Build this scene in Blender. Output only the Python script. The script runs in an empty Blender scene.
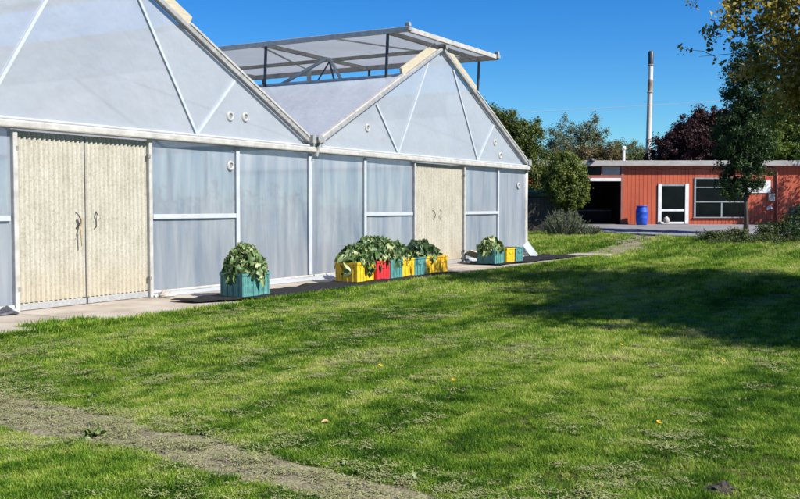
import bpy, math, random
import numpy as np
from mathutils import Vector, Matrix

R = math.radians
random.seed(7)
RNG = np.random.default_rng(11)
scene = bpy.context.scene
col = scene.collection

# ------------------------------------------------------------------ camera
cam_d = bpy.data.cameras.new("camera")
cam_d.sensor_width = 36.0
cam_d.lens = 43.9
cam_d.clip_start = 0.1
cam_d.clip_end = 3000
cam = bpy.data.objects.new("camera", cam_d)
cam.location = (0, 0, 1.55)
cam.rotation_euler = (R(90 - 2.5), 0, 0)
col.objects.link(cam)
scene.camera = cam

# ------------------------------------------------------------------ sun and sky
SUN = Vector((0.65, -0.39, 0.65)).normalized()
elev = math.asin(SUN.z)
azim = math.atan2(SUN.x, SUN.y)
world = bpy.data.worlds.new("World")
scene.world = world
world.use_nodes = True
wn = world.node_tree.nodes
wl = world.node_tree.links
wn.clear()
wo = wn.new("ShaderNodeOutputWorld")
bg = wn.new("ShaderNodeBackground")
sky = wn.new("ShaderNodeTexSky")
sky.sky_type = 'NISHITA'
sky.sun_disc = False
sky.sun_elevation = elev
sky.sun_rotation = azim
sky.air_density = 1.0
sky.dust_density = 0.0
sky.ozone_density = 4.0
hs = wn.new("ShaderNodeHueSaturation")
hs.inputs["Saturation"].default_value = 1.4
hs.inputs["Hue"].default_value = 0.512
hs.inputs["Value"].default_value = 1.0
wl.new(sky.outputs[0], hs.inputs["Color"])
tn = wn.new("ShaderNodeMix"); tn.data_type = 'RGBA'; tn.blend_type = 'MULTIPLY'
tn.inputs[0].default_value = 1.0
tn.inputs[7].default_value = (0.55, 0.91, 1.04, 1)
wl.new(hs.outputs[0], tn.inputs[6])
wl.new(tn.outputs[2], bg.inputs["Color"])
bg.inputs["Strength"].default_value = 0.074
wl.new(bg.outputs[0], wo.inputs["Surface"])

sun_d = bpy.data.lights.new("sun", 'SUN')
sun_d.energy = 4.6
sun_d.angle = R(0.53)
sun_d.color = (1.0, 0.95, 0.86)
sun = bpy.data.objects.new("sun", sun_d)
sun.rotation_euler = SUN.to_track_quat('Z', 'Y').to_euler()
sun.location = (20, -15, 25)
col.objects.link(sun)

scene.view_settings.view_transform = 'Standard'
scene.view_settings.look = 'None'
scene.view_settings.exposure = 0.86
scene.view_settings.gamma = 1.0
scene.render.engine = 'CYCLES'
scene.cycles.max_bounces = 8
scene.cycles.diffuse_bounces = 4
scene.cycles.transparent_max_bounces = 16
scene.cycles.use_denoising = True

# ------------------------------------------------------------------ helpers
class MB:
    def __init__(self):
        self.v = []
        self.f = []

    def quad(self, *p):
        n = len(self.v)
        self.v += [tuple(q) for q in p]
        self.f.append(tuple(range(n, n + len(p))))
        return self

    def box(self, x0, x1, y0, y1, z0, z1):
        n = len(self.v)
        self.v += [(x0, y0, z0), (x1, y0, z0), (x1, y1, z0), (x0, y1, z0),
                   (x0, y0, z1), (x1, y0, z1), (x1, y1, z1), (x0, y1, z1)]
        for q in ((0, 3, 2, 1), (4, 5, 6, 7), (0, 1, 5, 4), (1, 2, 6, 5), (2, 3, 7, 6), (3, 0, 4, 7)):
            self.f.append(tuple(n + i for i in q))
        return self

    def bar(self, p, q, w, h, up=(0, 0, 1)):
        p = Vector(p); q = Vector(q)
        d = (q - p).normalized()
        u = Vector(up)
        if abs(d.dot(u)) > 0.98:
            u = Vector((0, 1, 0))
        sx = d.cross(u).normalized()
        sz = sx.cross(d).normalized()
        n = len(self.v)
        for c in (p, q):
            for a, b in ((-1, -1), (1, -1), (1, 1), (-1, 1)):
                self.v.append(tuple(c + sx * (a * w / 2) + sz * (b * h / 2)))
        for k in ((0, 1, 2, 3), (7, 6, 5, 4), (0, 4, 5, 1), (1, 5, 6, 2), (2, 6, 7, 3), (3, 7, 4, 0)):
            self.f.append(tuple(n + i for i in k))
        return self

    def tube(self, pts, rad, n=8, cap=True):
        pts = [Vector(p) for p in pts]
        if not hasattr(rad, '__len__'):
            rad = [rad] * len(pts)
        b = len(self.v)
        ref = Vector((0.31, 0.17, 0.93)).normalized()
        for i, p in enumerate(pts):
            d = (pts[min(i + 1, len(pts) - 1)] - pts[max(i - 1, 0)]).normalized()
            a = d.cross(ref)
            if a.length < 1e-3:
                a = d.cross(Vector((1, 0, 0)))
            a.normalize()
            c = d.cross(a).normalized()
            for k in range(n):
                t = 2 * math.pi * k / n
                self.v.append(tuple(p + (a * math.cos(t) + c * math.sin(t)) * rad[i]))
        for i in range(len(pts) - 1):
            for k in range(n):
                k2 = (k + 1) % n
                self.f.append((b + i * n + k, b + i * n + k2, b + (i + 1) * n + k2, b + (i + 1) * n + k))
        if cap:
            self.f.append(tuple(b + k for k in range(n))[::-1])
            self.f.append(tuple(b + (len(pts) - 1) * n + k for k in range(n)))
        return self

    def lathe(self, prof, n=24, c=(0, 0, 0)):
        b = len(self.v)
        for r, z in prof:
            for k in range(n):
                t = 2 * math.pi * k / n
                self.v.append((c[0] + r * math.cos(t), c[1] + r * math.sin(t), c[2] + z))
        for i in range(len(prof) - 1):
            for k in range(n):
                k2 = (k + 1) % n
                self.f.append((b + i * n + k, b + i * n + k2, b + (i + 1) * n + k2, b + (i + 1) * n + k))
        return self

    def mesh(self, name, mat, smooth=False):
        me = bpy.data.meshes.new(name)
        me.from_pydata(self.v, [], self.f)
        me.validate()
        if mat:
            me.materials.append(mat)
        if smooth:
            me.polygons.foreach_set("use_smooth", [True] * len(me.polygons))
        me.update()
        return me

    def build(self, name, mat, parent=None, smooth=False, bevel=0.0):
        o = bpy.data.objects.new(name, self.mesh(name, mat, smooth))
        col.objects.link(o)
        if parent:
            o.parent = parent
        if bevel:
            m = o.modifiers.new("bevel", 'BEVEL')
            m.width = bevel
            m.segments = 2
            m.limit_method = 'ANGLE'
        return o


def tag(o, label=None, cat=None, group=None, kind=None):
    if label: o["label"] = label
    if cat: o["category"] = cat
    if group: o["group"] = group
    if kind: o["kind"] = kind
    return o


def empty(name, loc=(0, 0, 0), rz=0.0):
    o = bpy.data.objects.new(name, None)
    o.empty_display_size = 0.2
    o.location = loc
    o.rotation_euler = (0, 0, rz)
    col.objects.link(o)
    return o


def link_child(name, me, parent, matrix=None):
    o = bpy.data.objects.new(name, me)
    col.objects.link(o)
    o.parent = parent
    if matrix is not None:
        o.matrix_local = matrix
    return o


def np_mesh(name, verts, faces, mat, tint=None, smooth=False):
    """faces: (n,k) int array, all faces with k corners; tint: one value per face"""
    me = bpy.data.meshes.new(name)
    verts = np.asarray(verts, dtype=np.float32)
    faces = np.asarray(faces, dtype=np.int32)
    nf, k = faces.shape
    me.vertices.add(len(verts))
    me.vertices.foreach_set("co", verts.ravel())
    me.loops.add(nf * k)
    me.loops.foreach_set("vertex_index", faces.ravel())
    me.polygons.add(nf)
    me.polygons.foreach_set("loop_start", np.arange(0, nf * k, k, dtype=np.int32))
    me.polygons.foreach_set("loop_total", np.full(nf, k, dtype=np.int32))
    if smooth:
        me.polygons.foreach_set("use_smooth", np.ones(nf, dtype=bool))
    me.update(calc_edges=True)
    if tint is not None:
        a = me.attributes.new("tint", 'FLOAT', 'FACE')
        a.data.foreach_set("value", np.asarray(tint, dtype=np.float32))
    me.materials.append(mat)
    return me

# ------------------------------------------------------------------ materials
def new_mat(name):
    m = bpy.data.materials.new(name)
    m.use_nodes = True
    nt = m.node_tree
    nt.nodes.clear()
    return m, nt.nodes, nt.links


def noise_color(n, l, stops, scale=5.0, detail=6.0, rough=0.6, coord="Object", stretch=(1, 1, 1), dist=0.0):
    tc = n.new("ShaderNodeTexCoord")
    mp = n.new("ShaderNodeMapping")
    mp.inputs["Scale"].default_value = stretch
    l.new(tc.outputs[coord], mp.inputs["Vector"])
    nz = n.new("ShaderNodeTexNoise")
    nz.inputs["Scale"].default_value = scale
    nz.inputs["Detail"].default_value = detail
    nz.inputs["Roughness"].default_value = rough
    nz.inputs["Distortion"].default_value = dist
    l.new(mp.outputs[0], nz.inputs["Vector"])
    cr = n.new("ShaderNodeValToRGB")
    e = cr.color_ramp.elements
    while len(e) < len(stops):
        e.new(0.5)
    for i, (p, c) in enumerate(stops):
        e[i].position = p
        e[i].color = (*c, 1)
    l.new(nz.outputs["Fac"], cr.inputs["Fac"])
    return cr, nz, mp


def surf(name, stops, scale=5.0, rough=0.6, bump=0.0, bscale=None, metal=0.0, stretch=(1, 1, 1), detail=6.0, spec=0.5, rough_var=0.0):
    m, n, l = new_mat(name)
    out = n.new("ShaderNodeOutputMaterial")
    b = n.new("ShaderNodeBsdfPrincipled")
    b.inputs["Roughness"].default_value = rough
    b.inputs["Metallic"].default_value = metal
    b.inputs["Specular IOR Level"].default_value = spec
    cr, nz, mp = noise_color(n, l, stops, scale, detail=detail, stretch=stretch)
    l.new(cr.outputs[0], b.inputs["Base Color"])
    if rough_var:
        mr = n.new("ShaderNodeMapRange")
        mr.inputs["To Min"].default_value = rough - rough_var
        mr.inputs["To Max"].default_value = min(1, rough + rough_var)
        l.new(nz.outputs["Fac"], mr.inputs["Value"])
        l.new(mr.outputs[0], b.inputs["Roughness"])
    if bump:
        n2 = n.new("ShaderNodeTexNoise")
        n2.inputs["Scale"].default_value = bscale or scale * 4
        n2.inputs["Detail"].default_value = 5
        l.new(mp.outputs[0], n2.inputs["Vector"])
        bp = n.new("ShaderNodeBump")
        bp.inputs["Strength"].default_value = bump
        bp.inputs["Distance"].default_value = 0.02
        l.new(n2.outputs["Fac"], bp.inputs["Height"])
        l.new(bp.outputs[0], b.inputs["Normal"])
    l.new(b.outputs[0], out.inputs["Surface"])
    return m


def leaf_mat(name, stops, transl=0.35, rough=0.5, spread=0.0, gloss=0.025):
    """colour from the per-face tint attribute"""
    m, n, l = new_mat(name)
    out = n.new("ShaderNodeOutputMaterial")
    at = n.new("ShaderNodeAttribute")
    at.attribute_name = "tint"
    cr = n.new("ShaderNodeValToRGB")
    e = cr.color_ramp.elements
    while len(e) < len(stops):
        e.new(0.5)
    for i, (p, c) in enumerate(stops):
        e[i].position = p
        e[i].color = (*c, 1)
    l.new(at.outputs["Fac"], cr.inputs["Fac"])
    d = n.new("ShaderNodeBsdfDiffuse")
    t = n.new("ShaderNodeBsdfTranslucent")
    g = n.new("ShaderNodeBsdfGlossy")
    g.inputs["Roughness"].default_value = rough
    l.new(cr.outputs[0], d.inputs["Color"])
    l.new(cr.outputs[0], t.inputs["Color"])
    m1 = n.new("ShaderNodeMixShader"); m1.inputs[0].default_value = transl
    m2 = n.new("ShaderNodeMixShader"); m2.inputs[0].default_value = gloss
    l.new(d.outputs[0], m1.inputs[1]); l.new(t.outputs[0], m1.inputs[2])
    l.new(m1.outputs[0], m2.inputs[1]); l.new(g.outputs[0], m2.inputs[2])
    l.new(m2.outputs[0], out.inputs["Surface"])
    return m


def film_mat(name, c0, c1, clear=0.12, transl=0.3, gloss=0.12, streak=(1, 1, 1), scale=1.2):
    """greenhouse polythene: milky, dusty, lets light through"""
    m, n, l = new_mat(name)
    out = n.new("ShaderNodeOutputMaterial")
    cr, nz, mp = noise_color(n, l, [(0.3, c0), (0.7, c1)], scale, detail=5, rough=0.55, stretch=streak, dist=0.4)
    d = n.new("ShaderNodeBsdfDiffuse")
    t = n.new("ShaderNodeBsdfTranslucent")
    tr = n.new("ShaderNodeBsdfRefraction")
    tr.inputs["IOR"].default_value = 1.02
    tr.inputs["Roughness"].default_value = 0.34
    g = n.new("ShaderNodeBsdfGlossy")
    g.inputs["Roughness"].default_value = 0.28
    tr.inputs["Color"].default_value = (0.9, 0.95, 1, 1)
    l.new(cr.outputs[0], d.inputs["Color"])
    l.new(cr.outputs[0], t.inputs["Color"])
    bn = n.new("ShaderNodeTexNoise")
    bn.inputs["Scale"].default_value = 1.7
    bn.inputs["Detail"].default_value = 3
    l.new(mp.outputs[0], bn.inputs["Vector"])
    bp = n.new("ShaderNodeBump")
    bp.inputs["Strength"].default_value = 0.4
    bp.inputs["Distance"].default_value = 0.12
    l.new(bn.outputs["Fac"], bp.inputs["Height"])
    for s in (d, g):
        l.new(bp.outputs[0], s.inputs["Normal"])
    m1 = n.new("ShaderNodeMixShader"); m1.inputs[0].default_value = transl
    m2 = n.new("ShaderNodeMixShader"); m2.inputs[0].default_value = clear
    m3 = n.new("ShaderNodeMixShader")
    lw = n.new("ShaderNodeLayerWeight"); lw.inputs["Blend"].default_value = 0.5
    fr = n.new("ShaderNodeMath"); fr.operation = 'POWER'; fr.inputs[1].default_value = 4.0
    l.new(lw.outputs["Facing"], fr.inputs[0])
    ad = n.new("ShaderNodeMath"); ad.operation = 'MULTIPLY_ADD'
    ad.inputs[1].default_value = 0.45; ad.inputs[2].default_value = gloss * 0.5
    l.new(fr.outputs[0], ad.inputs[0])
    l.new(d.outputs[0], m1.inputs[1]); l.new(t.outputs[0], m1.inputs[2])
    l.new(m1.outputs[0], m2.inputs[1]); l.new(tr.outputs[0], m2.inputs[2])
    l.new(ad.outputs[0], m3.inputs[0])
    l.new(m2.outputs[0], m3.inputs[1]); l.new(g.outputs[0], m3.inputs[2])
    l.new(m3.outputs[0], out.inputs["Surface"])
    return m


M = {}
M['film_wall'] = film_mat('film_wall', (0.29, 0.36, 0.46), (0.60, 0.635, 0.67), clear=0.30, transl=0.40, streak=(2.4, 2.4, 0.30), scale=1.5)
M['film_gable'] = film_mat('film_gable', (0.50, 0.54, 0.585), (0.58, 0.615, 0.65), clear=0.16, transl=0.45, scale=0.8)
M['film_roof'] = film_mat('film_roof', (0.60, 0.645, 0.70), (0.70, 0.735, 0.78), clear=0.10, transl=0.45, scale=0.5)
M['white_rail'] = surf('white_rail', [(0.3, (0.33, 0.32, 0.295)), (0.65, (0.48, 0.47, 0.44))], 6, 0.45, bump=0.1)
M['white_post'] = surf('white_post', [(0.3, (0.38, 0.41, 0.44)), (0.7, (0.46, 0.49, 0.52))], 3, 0.5)
M['soft_web'] = surf('soft_web', [(0.3, (0.38, 0.43, 0.50)), (0.7, (0.46, 0.51, 0.57))], 3, 0.6)
M['galv'] = surf('galvanised', [(0.3, (0.26, 0.26, 0.25)), (0.7, (0.48, 0.47, 0.45))], 9, 0.45, metal=0.3)
M['hinge'] = surf('hinge_grey', [(0.3, (0.16, 0.15, 0.14)), (0.7, (0.28, 0.27, 0.25))], 9, 0.6)
M['dark_steel'] = surf('dark_steel', [(0.3, (0.045, 0.05, 0.06)), (0.7, (0.09, 0.09, 0.10))], 9, 0.5, metal=0.3)
M['timber'] = surf('weathered_timber', [(0.3, (0.36, 0.32, 0.22)), (0.7, (0.50, 0.45, 0.34))], 4, 0.7, bump=0.2, stretch=(1, 1, 8))
M['brownbeam'] = surf('brown_beam', [(0.3, (0.24, 0.215, 0.185)), (0.7, (0.42, 0.395, 0.35))], 4, 0.7)
M['tin'] = surf('dusty_metal', [(0.3, (0.3, 0.3, 0.3)), (0.7, (0.42, 0.42, 0.41))], 20, 0.5, metal=0.2)
M['soil_in'] = surf('greenhouse_soil', [(0.3, (0.10, 0.08, 0.06)), (0.7, (0.20, 0.17, 0.13))], 3, 0.95, bump=0.4)


def corrugated_mat():
    m, n, l = new_mat('corrugated_plastic')
    out = n.new("ShaderNodeOutputMaterial")
    b = n.new("ShaderNodeBsdfPrincipled")
    b.inputs["Roughness"].default_value = 0.55
    cr, nz, mp = noise_color(n, l, [(0.25, (0.33, 0.305, 0.24)), (0.5, (0.43, 0.41, 0.345)), (0.8, (0.50, 0.49, 0.435))], 3.0, detail=9, rough=0.72, stretch=(1, 1, 0.6))
    cr2, nz2, mp2 = noise_color(n, l, [(0.35, (0.76, 0.73, 0.66)), (0.55, (1, 1, 1))], 34, detail=3, rough=0.7)
    mx = n.new("ShaderNodeMix"); mx.data_type = 'RGBA'; mx.blend_type = 'MULTIPLY'
    mx.inputs[0].default_value = 1.0
    l.new(cr.outputs[0], mx.inputs[6]); l.new(cr2.outputs[0], mx.inputs[7])
    # rust run-off and mud splash low on the sheet: a stain with a shape of its own
    tc = n.new("ShaderNodeTexCoord"); sp = n.new("ShaderNodeSeparateXYZ")
    l.new(tc.outputs["Object"], sp.inputs[0])
    mr = n.new("ShaderNodeMapRange")
    mr.inputs["From Min"].default_value = 0.1; mr.inputs["From Max"].default_value = 0.8
    mr.inputs["To Min"].default_value = 0.55; mr.inputs["To Max"].default_value = 0.0
    l.new(sp.outputs["Z"], mr.inputs["Value"])
    ml = n.new("ShaderNodeMath"); ml.operation = 'MULTIPLY'
    l.new(mr.outputs[0], ml.inputs[0]); l.new(nz.outputs["Fac"], ml.inputs[1])
    m2 = n.new("ShaderNodeMix"); m2.data_type = 'RGBA'
    l.new(ml.outputs[0], m2.inputs[0])
    l.new(mx.outputs[2], m2.inputs[6]); m2.inputs[7].default_value = (0.40, 0.29, 0.15, 1)
    l.new(m2.outputs[2], b.inputs["Base Color"])
    l.new(b.outputs[0], out.inputs["Surface"])
    return m


M['corr'] = corrugated_mat()
M['concrete'] = surf('old_concrete', [(0.25, (0.22, 0.18, 0.13)), (0.5, (0.36, 0.31, 0.25)), (0.8, (0.46, 0.42, 0.36))], 1.6, 0.9, bump=0.25, bscale=40, detail=10)
M['kerb'] = surf('kerb_concrete', [(0.3, (0.34, 0.31, 0.27)), (0.7, (0.50, 0.47, 0.42))], 4, 0.9, bump=0.3, bscale=50)
M['mat'] = surf('weed_mat_cloth', [(0.3, (0.010, 0.010, 0.011)), (0.7, (0.022, 0.021, 0.021))], 12, 0.85, bump=0.4, bscale=90, spec=0.2)
M['asphalt'] = surf('asphalt', [(0.3, (0.15, 0.15, 0.155)), (0.7, (0.24, 0.24, 0.245))], 0.9, 0.9, bump=0.3, bscale=60, detail=10)
M['dirt'] = surf('dry_dirt', [(0.25, (0.12, 0.094, 0.058)), (0.5, (0.205, 0.18, 0.102)), (0.75, (0.31, 0.285, 0.165))], 6, 0.95, bump=1.0, bscale=45, detail=10)
M['rope'] = surf('rope', [(0.3, (0.30, 0.20, 0.08)), (0.7, (0.45, 0.32, 0.16))], 30, 0.9)

# ------------------------------------------------------------------ terrain
GO = Vector((-1.834, 20.55, 0.0))            # where the valley post of the greenhouse meets the ground
GA = math.atan2(0.8634, 0.5045)
DX, DY = math.cos(GA), math.sin(GA)


def g_local(x, y):
    rx, ry = x - GO.x, y - GO.y
    return rx * DX + ry * DY, -rx * DY + ry * DX     # along the front, into the house (lawn is negative)


def g_world(s, t, z=0.0):
    return Vector((GO.x + s * DX - t * DY, GO.y + s * DY + t * DX, z))


def ground_z(x, y):
    x = np.asarray(x, dtype=float); y = np.asarray(y, dtype=float)
    u = (y - 30.0) / 19.0
    k = 0.06
    rise = 0.5 * (u + np.sqrt(u * u + k * k)) - 0.5 * ((u - 1) + np.sqrt((u - 1) ** 2 + k * k))
    s, t = g_local(x, y)
    w = np.clip((-t - 2.6) / 3.0, 0, 1) * np.clip((34 - y) / 6, 0, 1)
    und = 0.022 * np.sin(0.55 * x + 0.8 * y) + 0.016 * np.sin(1.3 * x - 0.7 * y + 1.1)
    return 0.67 * rise + und * w


def val_noise(x, y, seed=0):
    rng = np.random.default_rng(seed)
    tab = rng.random((256, 256))
    xi = np.floor(x).astype(int); yi = np.floor(y).astype(int)
    fx = x - xi; fy = y - yi
    fx = fx * fx * (3 - 2 * fx); fy = fy * fy * (3 - 2 * fy)
    a = tab[xi % 256, yi % 256]; b = tab[(xi + 1) % 256, yi % 256]
    c = tab[xi % 256, (yi + 1) % 256]; d = tab[(xi + 1) % 256, (yi + 1) % 256]
    return (a * (1 - fx) + b * fx) * (1 - fy) + (c * (1 - fx) + d * fx) * fy


def fbm(x, y, seed=0, oct=4):
    s = 0; a = 0.5; tot = 0
    for o in range(oct):
        s = s + a * val_noise(x * 2 ** o, y * 2 ** o, seed + o)
        tot += a; a *= 0.5
    return s / tot


def grid_sheet(name, xs, ys, mat, off=0.0):
    X, Y = np.meshgrid(xs, ys)
    Z = ground_z(X, Y) + off
    V = np.stack([X.ravel(), Y.ravel(), Z.ravel()], 1)
    nx, ny = len(xs), len(ys)
    i = np.arange((ny - 1) * (nx - 1)); r = i // (nx - 1); c = i % (nx - 1)
    a = r * nx + c
    F = np.stack([a, a + 1, a + nx + 1, a + nx], 1)
    return np_mesh(name, V, F, mat, smooth=True)


def ground_material():
    m, n, l = new_mat('lawn_soil')
    out = n.new("ShaderNodeOutputMaterial")
    b = n.new("ShaderNodeBsdfPrincipled")
    b.inputs["Roughness"].default_value = 0.95
    b.inputs["Specular IOR Level"].default_value = 0.1
    cr, nz, mp = noise_color(n, l, [(0.3, (0.035, 0.045, 0.012)), (0.5, (0.060, 0.075, 0.018)), (0.72, (0.13, 0.12, 0.05))], 1.3, detail=10, rough=0.65)
    c2, _, _ = noise_color(n, l, [(0.35, (0.45, 0.45, 0.4)), (0.65, (1.25, 1.2, 1.1))], 24, detail=6, rough=0.7)
    mx = n.new("ShaderNodeMix"); mx.data_type = 'RGBA'; mx.blend_type = 'MULTIPLY'
    mx.inputs[0].default_value = 1
    l.new(cr.outputs[0], mx.inputs[6]); l.new(c2.outputs[0], mx.inputs[7])
    l.new(mx.outputs[2], b.inputs["Base Color"])
    l.new(b.outputs[0], out.inputs["Surface"])
    return m


M['lawn'] = ground_material()
xs = np.unique(np.concatenate([np.linspace(-900, -30, 12), np.arange(-30, -6, 2.0), np.arange(-6, 19, 0.3), np.arange(19, 60, 2.5), np.linspace(60, 900, 12)]))
ys = np.unique(np.concatenate([np.linspace(-200, -10, 6), np.arange(-10, 3, 1.5), np.arange(3, 43, 0.3), np.arange(43, 70, 1.0), np.linspace(70, 1500, 16)]))
lawn = bpy.data.objects.new("ground", grid_sheet("ground", xs, ys, M['lawn']))
col.objects.link(lawn)
tag(lawn, "green lawn and open ground around the greenhouse", kind='structure')

# worn dirt track across the near left corner
DIRT_HI = [(-6.0, 9.3), (-3.35, 8.15), (-2.2, 7.30), (-1.29, 6.46), (-0.58, 5.87), (0.10, 5.35), (1.2, 4.55), (3.0, 3.4)]
DIRT_LO = [(-6.0, 7.9), (-2.98, 6.98), (-1.98, 6.34), (-1.19, 5.68), (-0.38, 5.10), (0.25, 4.72), (1.0, 4.1), (2.6, 2.9)]


def poly_y(pts, x):
    p = np.array(pts)
    return np.interp(x, p[:, 0], p[:, 1])


def on_dirt(x, y):
    n1 = (fbm(x * 2.3, y * 2.3, 41) - 0.5) * 0.34
    return (y < poly_y(DIRT_HI, x) + n1) & (y > poly_y(DIRT_LO, x) + n1 * 0.8)


V = []; F = []
xx = np.arange(-6, 2.6, 0.09)
for i, x in enumerate(xx):
    a = float(poly_y(DIRT_LO, x)) - 0.16; b = float(poly_y(DIRT_HI, x)) + 0.16
    for k in range(15):
        y = a + (b - a) * k / 14
        e = min(k, 14 - k) / 7
        V.append((x, y, float(ground_z(x, y)) + 0.006 - 0.02 * max(0, 0.3 - e) + 0.012 * (float(fbm(np.array(x * 5), np.array(y * 5), 5)) - 0.5)))
for i in range(len(xx) - 1):
    for k in range(14):
        a = i * 15 + k
        F.append((a, a + 15, a + 16, a + 1))
dirt = bpy.data.objects.new("dirt_track", np_mesh("dirt_track", V, F, M['dirt'], smooth=True))
col.objects.link(dirt)
tag(dirt, "bare worn dirt track crossing the near left corner of the lawn", kind='structure')

# faint worn track from the far end of the path to the yard
V = []; F = []
for i in range(45):
    u = i / 44
    cx, cy = 5.6 + 5.0 * u + 0.25 * math.sin(u * 5), 29.3 + 11.2 * u
    for k in range(9):
        o_ = (k / 8 - 0.5) * (1.5 + 0.3 * math.sin(i))
        V.append((cx + o_, cy - 0.4 * o_, float(ground_z(cx + o_, cy - 0.4 * o_)) + 0.006 - 0.02 * max(0, abs(k / 4 - 1) - 0.7)))
for i in range(44):
    for k in range(8):
        a = i * 9 + k
        F.append((a, a + 1, a + 10, a + 9))
wt = bpy.data.objects.new("worn_track", np_mesh("worn_track", V, F, M['dirt'], smooth=True))
col.objects.link(wt)
tag(wt, "faint worn track from the path end to the asphalt yard", kind='structure')

# concrete path along the greenhouse front, laid in slabs
path = empty("concrete_path", GO, GA)
tag(path, "pale concrete path along the foot of the greenhouse", kind='structure')
edges = [-16, -13.2, -10.4, -7.55, -4.6, -2.3, 0.0, 2.2, 4.3, 7.1, 9.4, 12.1]
for a, b in zip(edges[:-1], edges[1:]):
    w = -2.2 + random.uniform(-0.03, 0.03)
    MB().box(a + 0.012, b - 0.012, w + 0.16, 0.3, -0.1, 0.022 + random.uniform(-0.004, 0.004)).build("slab", M['concrete'], path, bevel=0.008)
    MB().box(a + 0.006, b - 0.006, w, w + 0.15, -0.1, 0.034).build("kerb_strip", M['kerb'], path, bevel=0.01)
MB().box(-16, 12.1, -2.17, 0.3, -0.12, 0.004).build("joint_bed", M['dirt'], path)
# short worn return at the far end of the path
MB().box(12.13, 13.1, -2.25, -1.1, -0.1, 0.075).build("slab", M['concrete'], path, bevel=0.008)

# asphalt yard in front of the red building
YARD = [(8.0, 43.4), (8.6, 42.4), (10.0, 40.6), (11.4, 39.2), (14.0, 38.4), (22, 38.0), (60, 38.0)]
V = []; F = []
yx = np.arange(-14, 60, 0.5)
for x in yx:
    a = float(poly_y(YARD, max(x, 8.0))) if x >= 8 else 43.4
    for k in range(13):
        y = a + (60 - a) * (k / 12) ** 1.4
        V.append((x, y, float(ground_z(x, y)) + 0.03))
for i in range(len(yx) - 1):
    for k in range(12):
        a = i * 13 + k
        F.append((a, a + 13, a + 14, a + 1))
yard = bpy.data.objects.new("asphalt_yard", np_mesh("asphalt_yard", V, F, M['asphalt'], smooth=True))
col.objects.link(yard)
tag(yard, "grey asphalt yard in front of the red building", kind='structure')
mb = MB()
pts = [(x, float(poly_y(YARD, x)) - 0.08) for x in np.arange(8.3, 19, 0.4)]
mb.tube([(x, y, float(ground_z(x, y)) + 0.0) for x, y in pts], 0.075, 6)  # low dark strip: the shadow line of the yard lip, put in as colour
k = mb.build("yard_lip_shadow", M['dark_steel'], None, smooth=True)
tag(k, "dark strip for the shadow line at the lip between lawn and asphalt yard", kind='structure')

# ------------------------------------------------------------------ greenhouse
EAVE, APEX, BAY, DEPTH = 2.77, 5.64, 11.5, 12.6
gh = empty("greenhouse", GO, GA)
tag(gh, "double gabled greenhouse clad in milky plastic film with beige doors", "greenhouse")


def g(name, mb, mat, smooth=False, bevel=0.0, parent=None):
    return mb.build(name, M[mat], parent or gh, smooth, bevel)


def slope_z(s):
    """front outline height at s inside its bay"""
    c = s % BAY
    return EAVE + (APEX - EAVE) * (1 - abs(c - BAY / 2) / (BAY / 2))


def film_grid(mb, corners, nu, nv, wob=0.012, seed=0):
    """a taut film sheet that bellies a little between its supports"""
    a, b, c, d = [Vector(p) for p in corners]
    nrm = (b - a).cross(d - a).normalized()
    n0 = len(mb.v)
    rr = random.Random(seed)
    ph = [rr.uniform(0, 6) for _ in range(4)]
    for j in range(nv + 1):
        for i in range(nu + 1):
            u, v = i / nu, j / nv
            p = a.lerp(b, u).lerp(d.lerp(c, u), v)
            e = math.sin(math.pi * u) * math.sin(math.pi * v)
            wv = math.sin(u * 9 + ph[0]) * 0.5 + math.sin(v * 7 + u * 5 + ph[1]) * 0.5
            mb.v.append(tuple(p + nrm * (wob * e * (1 + wv))))
    for j in range(nv):
        for i in range(nu):
            q = n0 + j * (nu + 1) + i
            mb.f.append((q, q + 1, q + nu + 2, q + nu + 1))
    return mb


D1 = (-7.38, -4.78, -6.09)      # door one: left, right, seam
D2 = (4.375, 7.04, 5.54)
# wall film panels with the mid rails the photo shows
panels = [(-16.5, -11.5, True), (-11.5, -9.55, True), (-9.55, -7.45, True), (-4.71, -2.44, True), (-2.44, 0.0, False), (0.0, 2.05, False),
          (2.05, 4.31, True), (7.11, 9.33, True), (9.33, 11.42, False)]
for i, (a, b, mid) in enumerate(panels):
    g("wall_film", film_grid(MB(), [(a, 0.03, 0.05), (b, 0.03, 0.05), (b, 0.03, EAVE), (a, 0.03, EAVE)], 10, 10, -0.01, i), 'film_wall', smooth=True)
    if mid:
        g("mid_rail", MB().box(a + 0.055, b - 0.05, -0.012, 0.02, 1.345, 1.425), 'white_post', bevel=0.006)
    g("bottom_rail", MB().box(a + 0.02, b - 0.02, -0.03, 0.012, 0.085, 0.125), 'white_rail', bevel=0.008)
    sk = film_grid(MB(), [(a, -0.10 - 0.03 * (i % 3), 0.026), (b, -0.10 - 0.03 * ((i + 1) % 3), 0.026), (b, -0.005, 0.09), (a, -0.005, 0.09)], 12, 2, 0.02, i + 40)
    g("film_skirt", sk, 'film_roof', smooth=True)
for s in (-11.5, -9.55, -2.44, -0.10, 2.05, 9.33):
    w = 0.10 if s != -0.10 else 0.12
    g("post", MB().box(s - w / 2, s + w / 2, -0.02, 0.018, 0.13, EAVE - 0.1), 'white_post', bevel=0.01)
for s in (-7.425, -4.735, 4.33, 7.085):
    g("door_post", MB().box(s - 0.04, s + 0.04, -0.045, 0.10, 0.02, EAVE - 0.1), 'white_rail', bevel=0.012)
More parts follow.
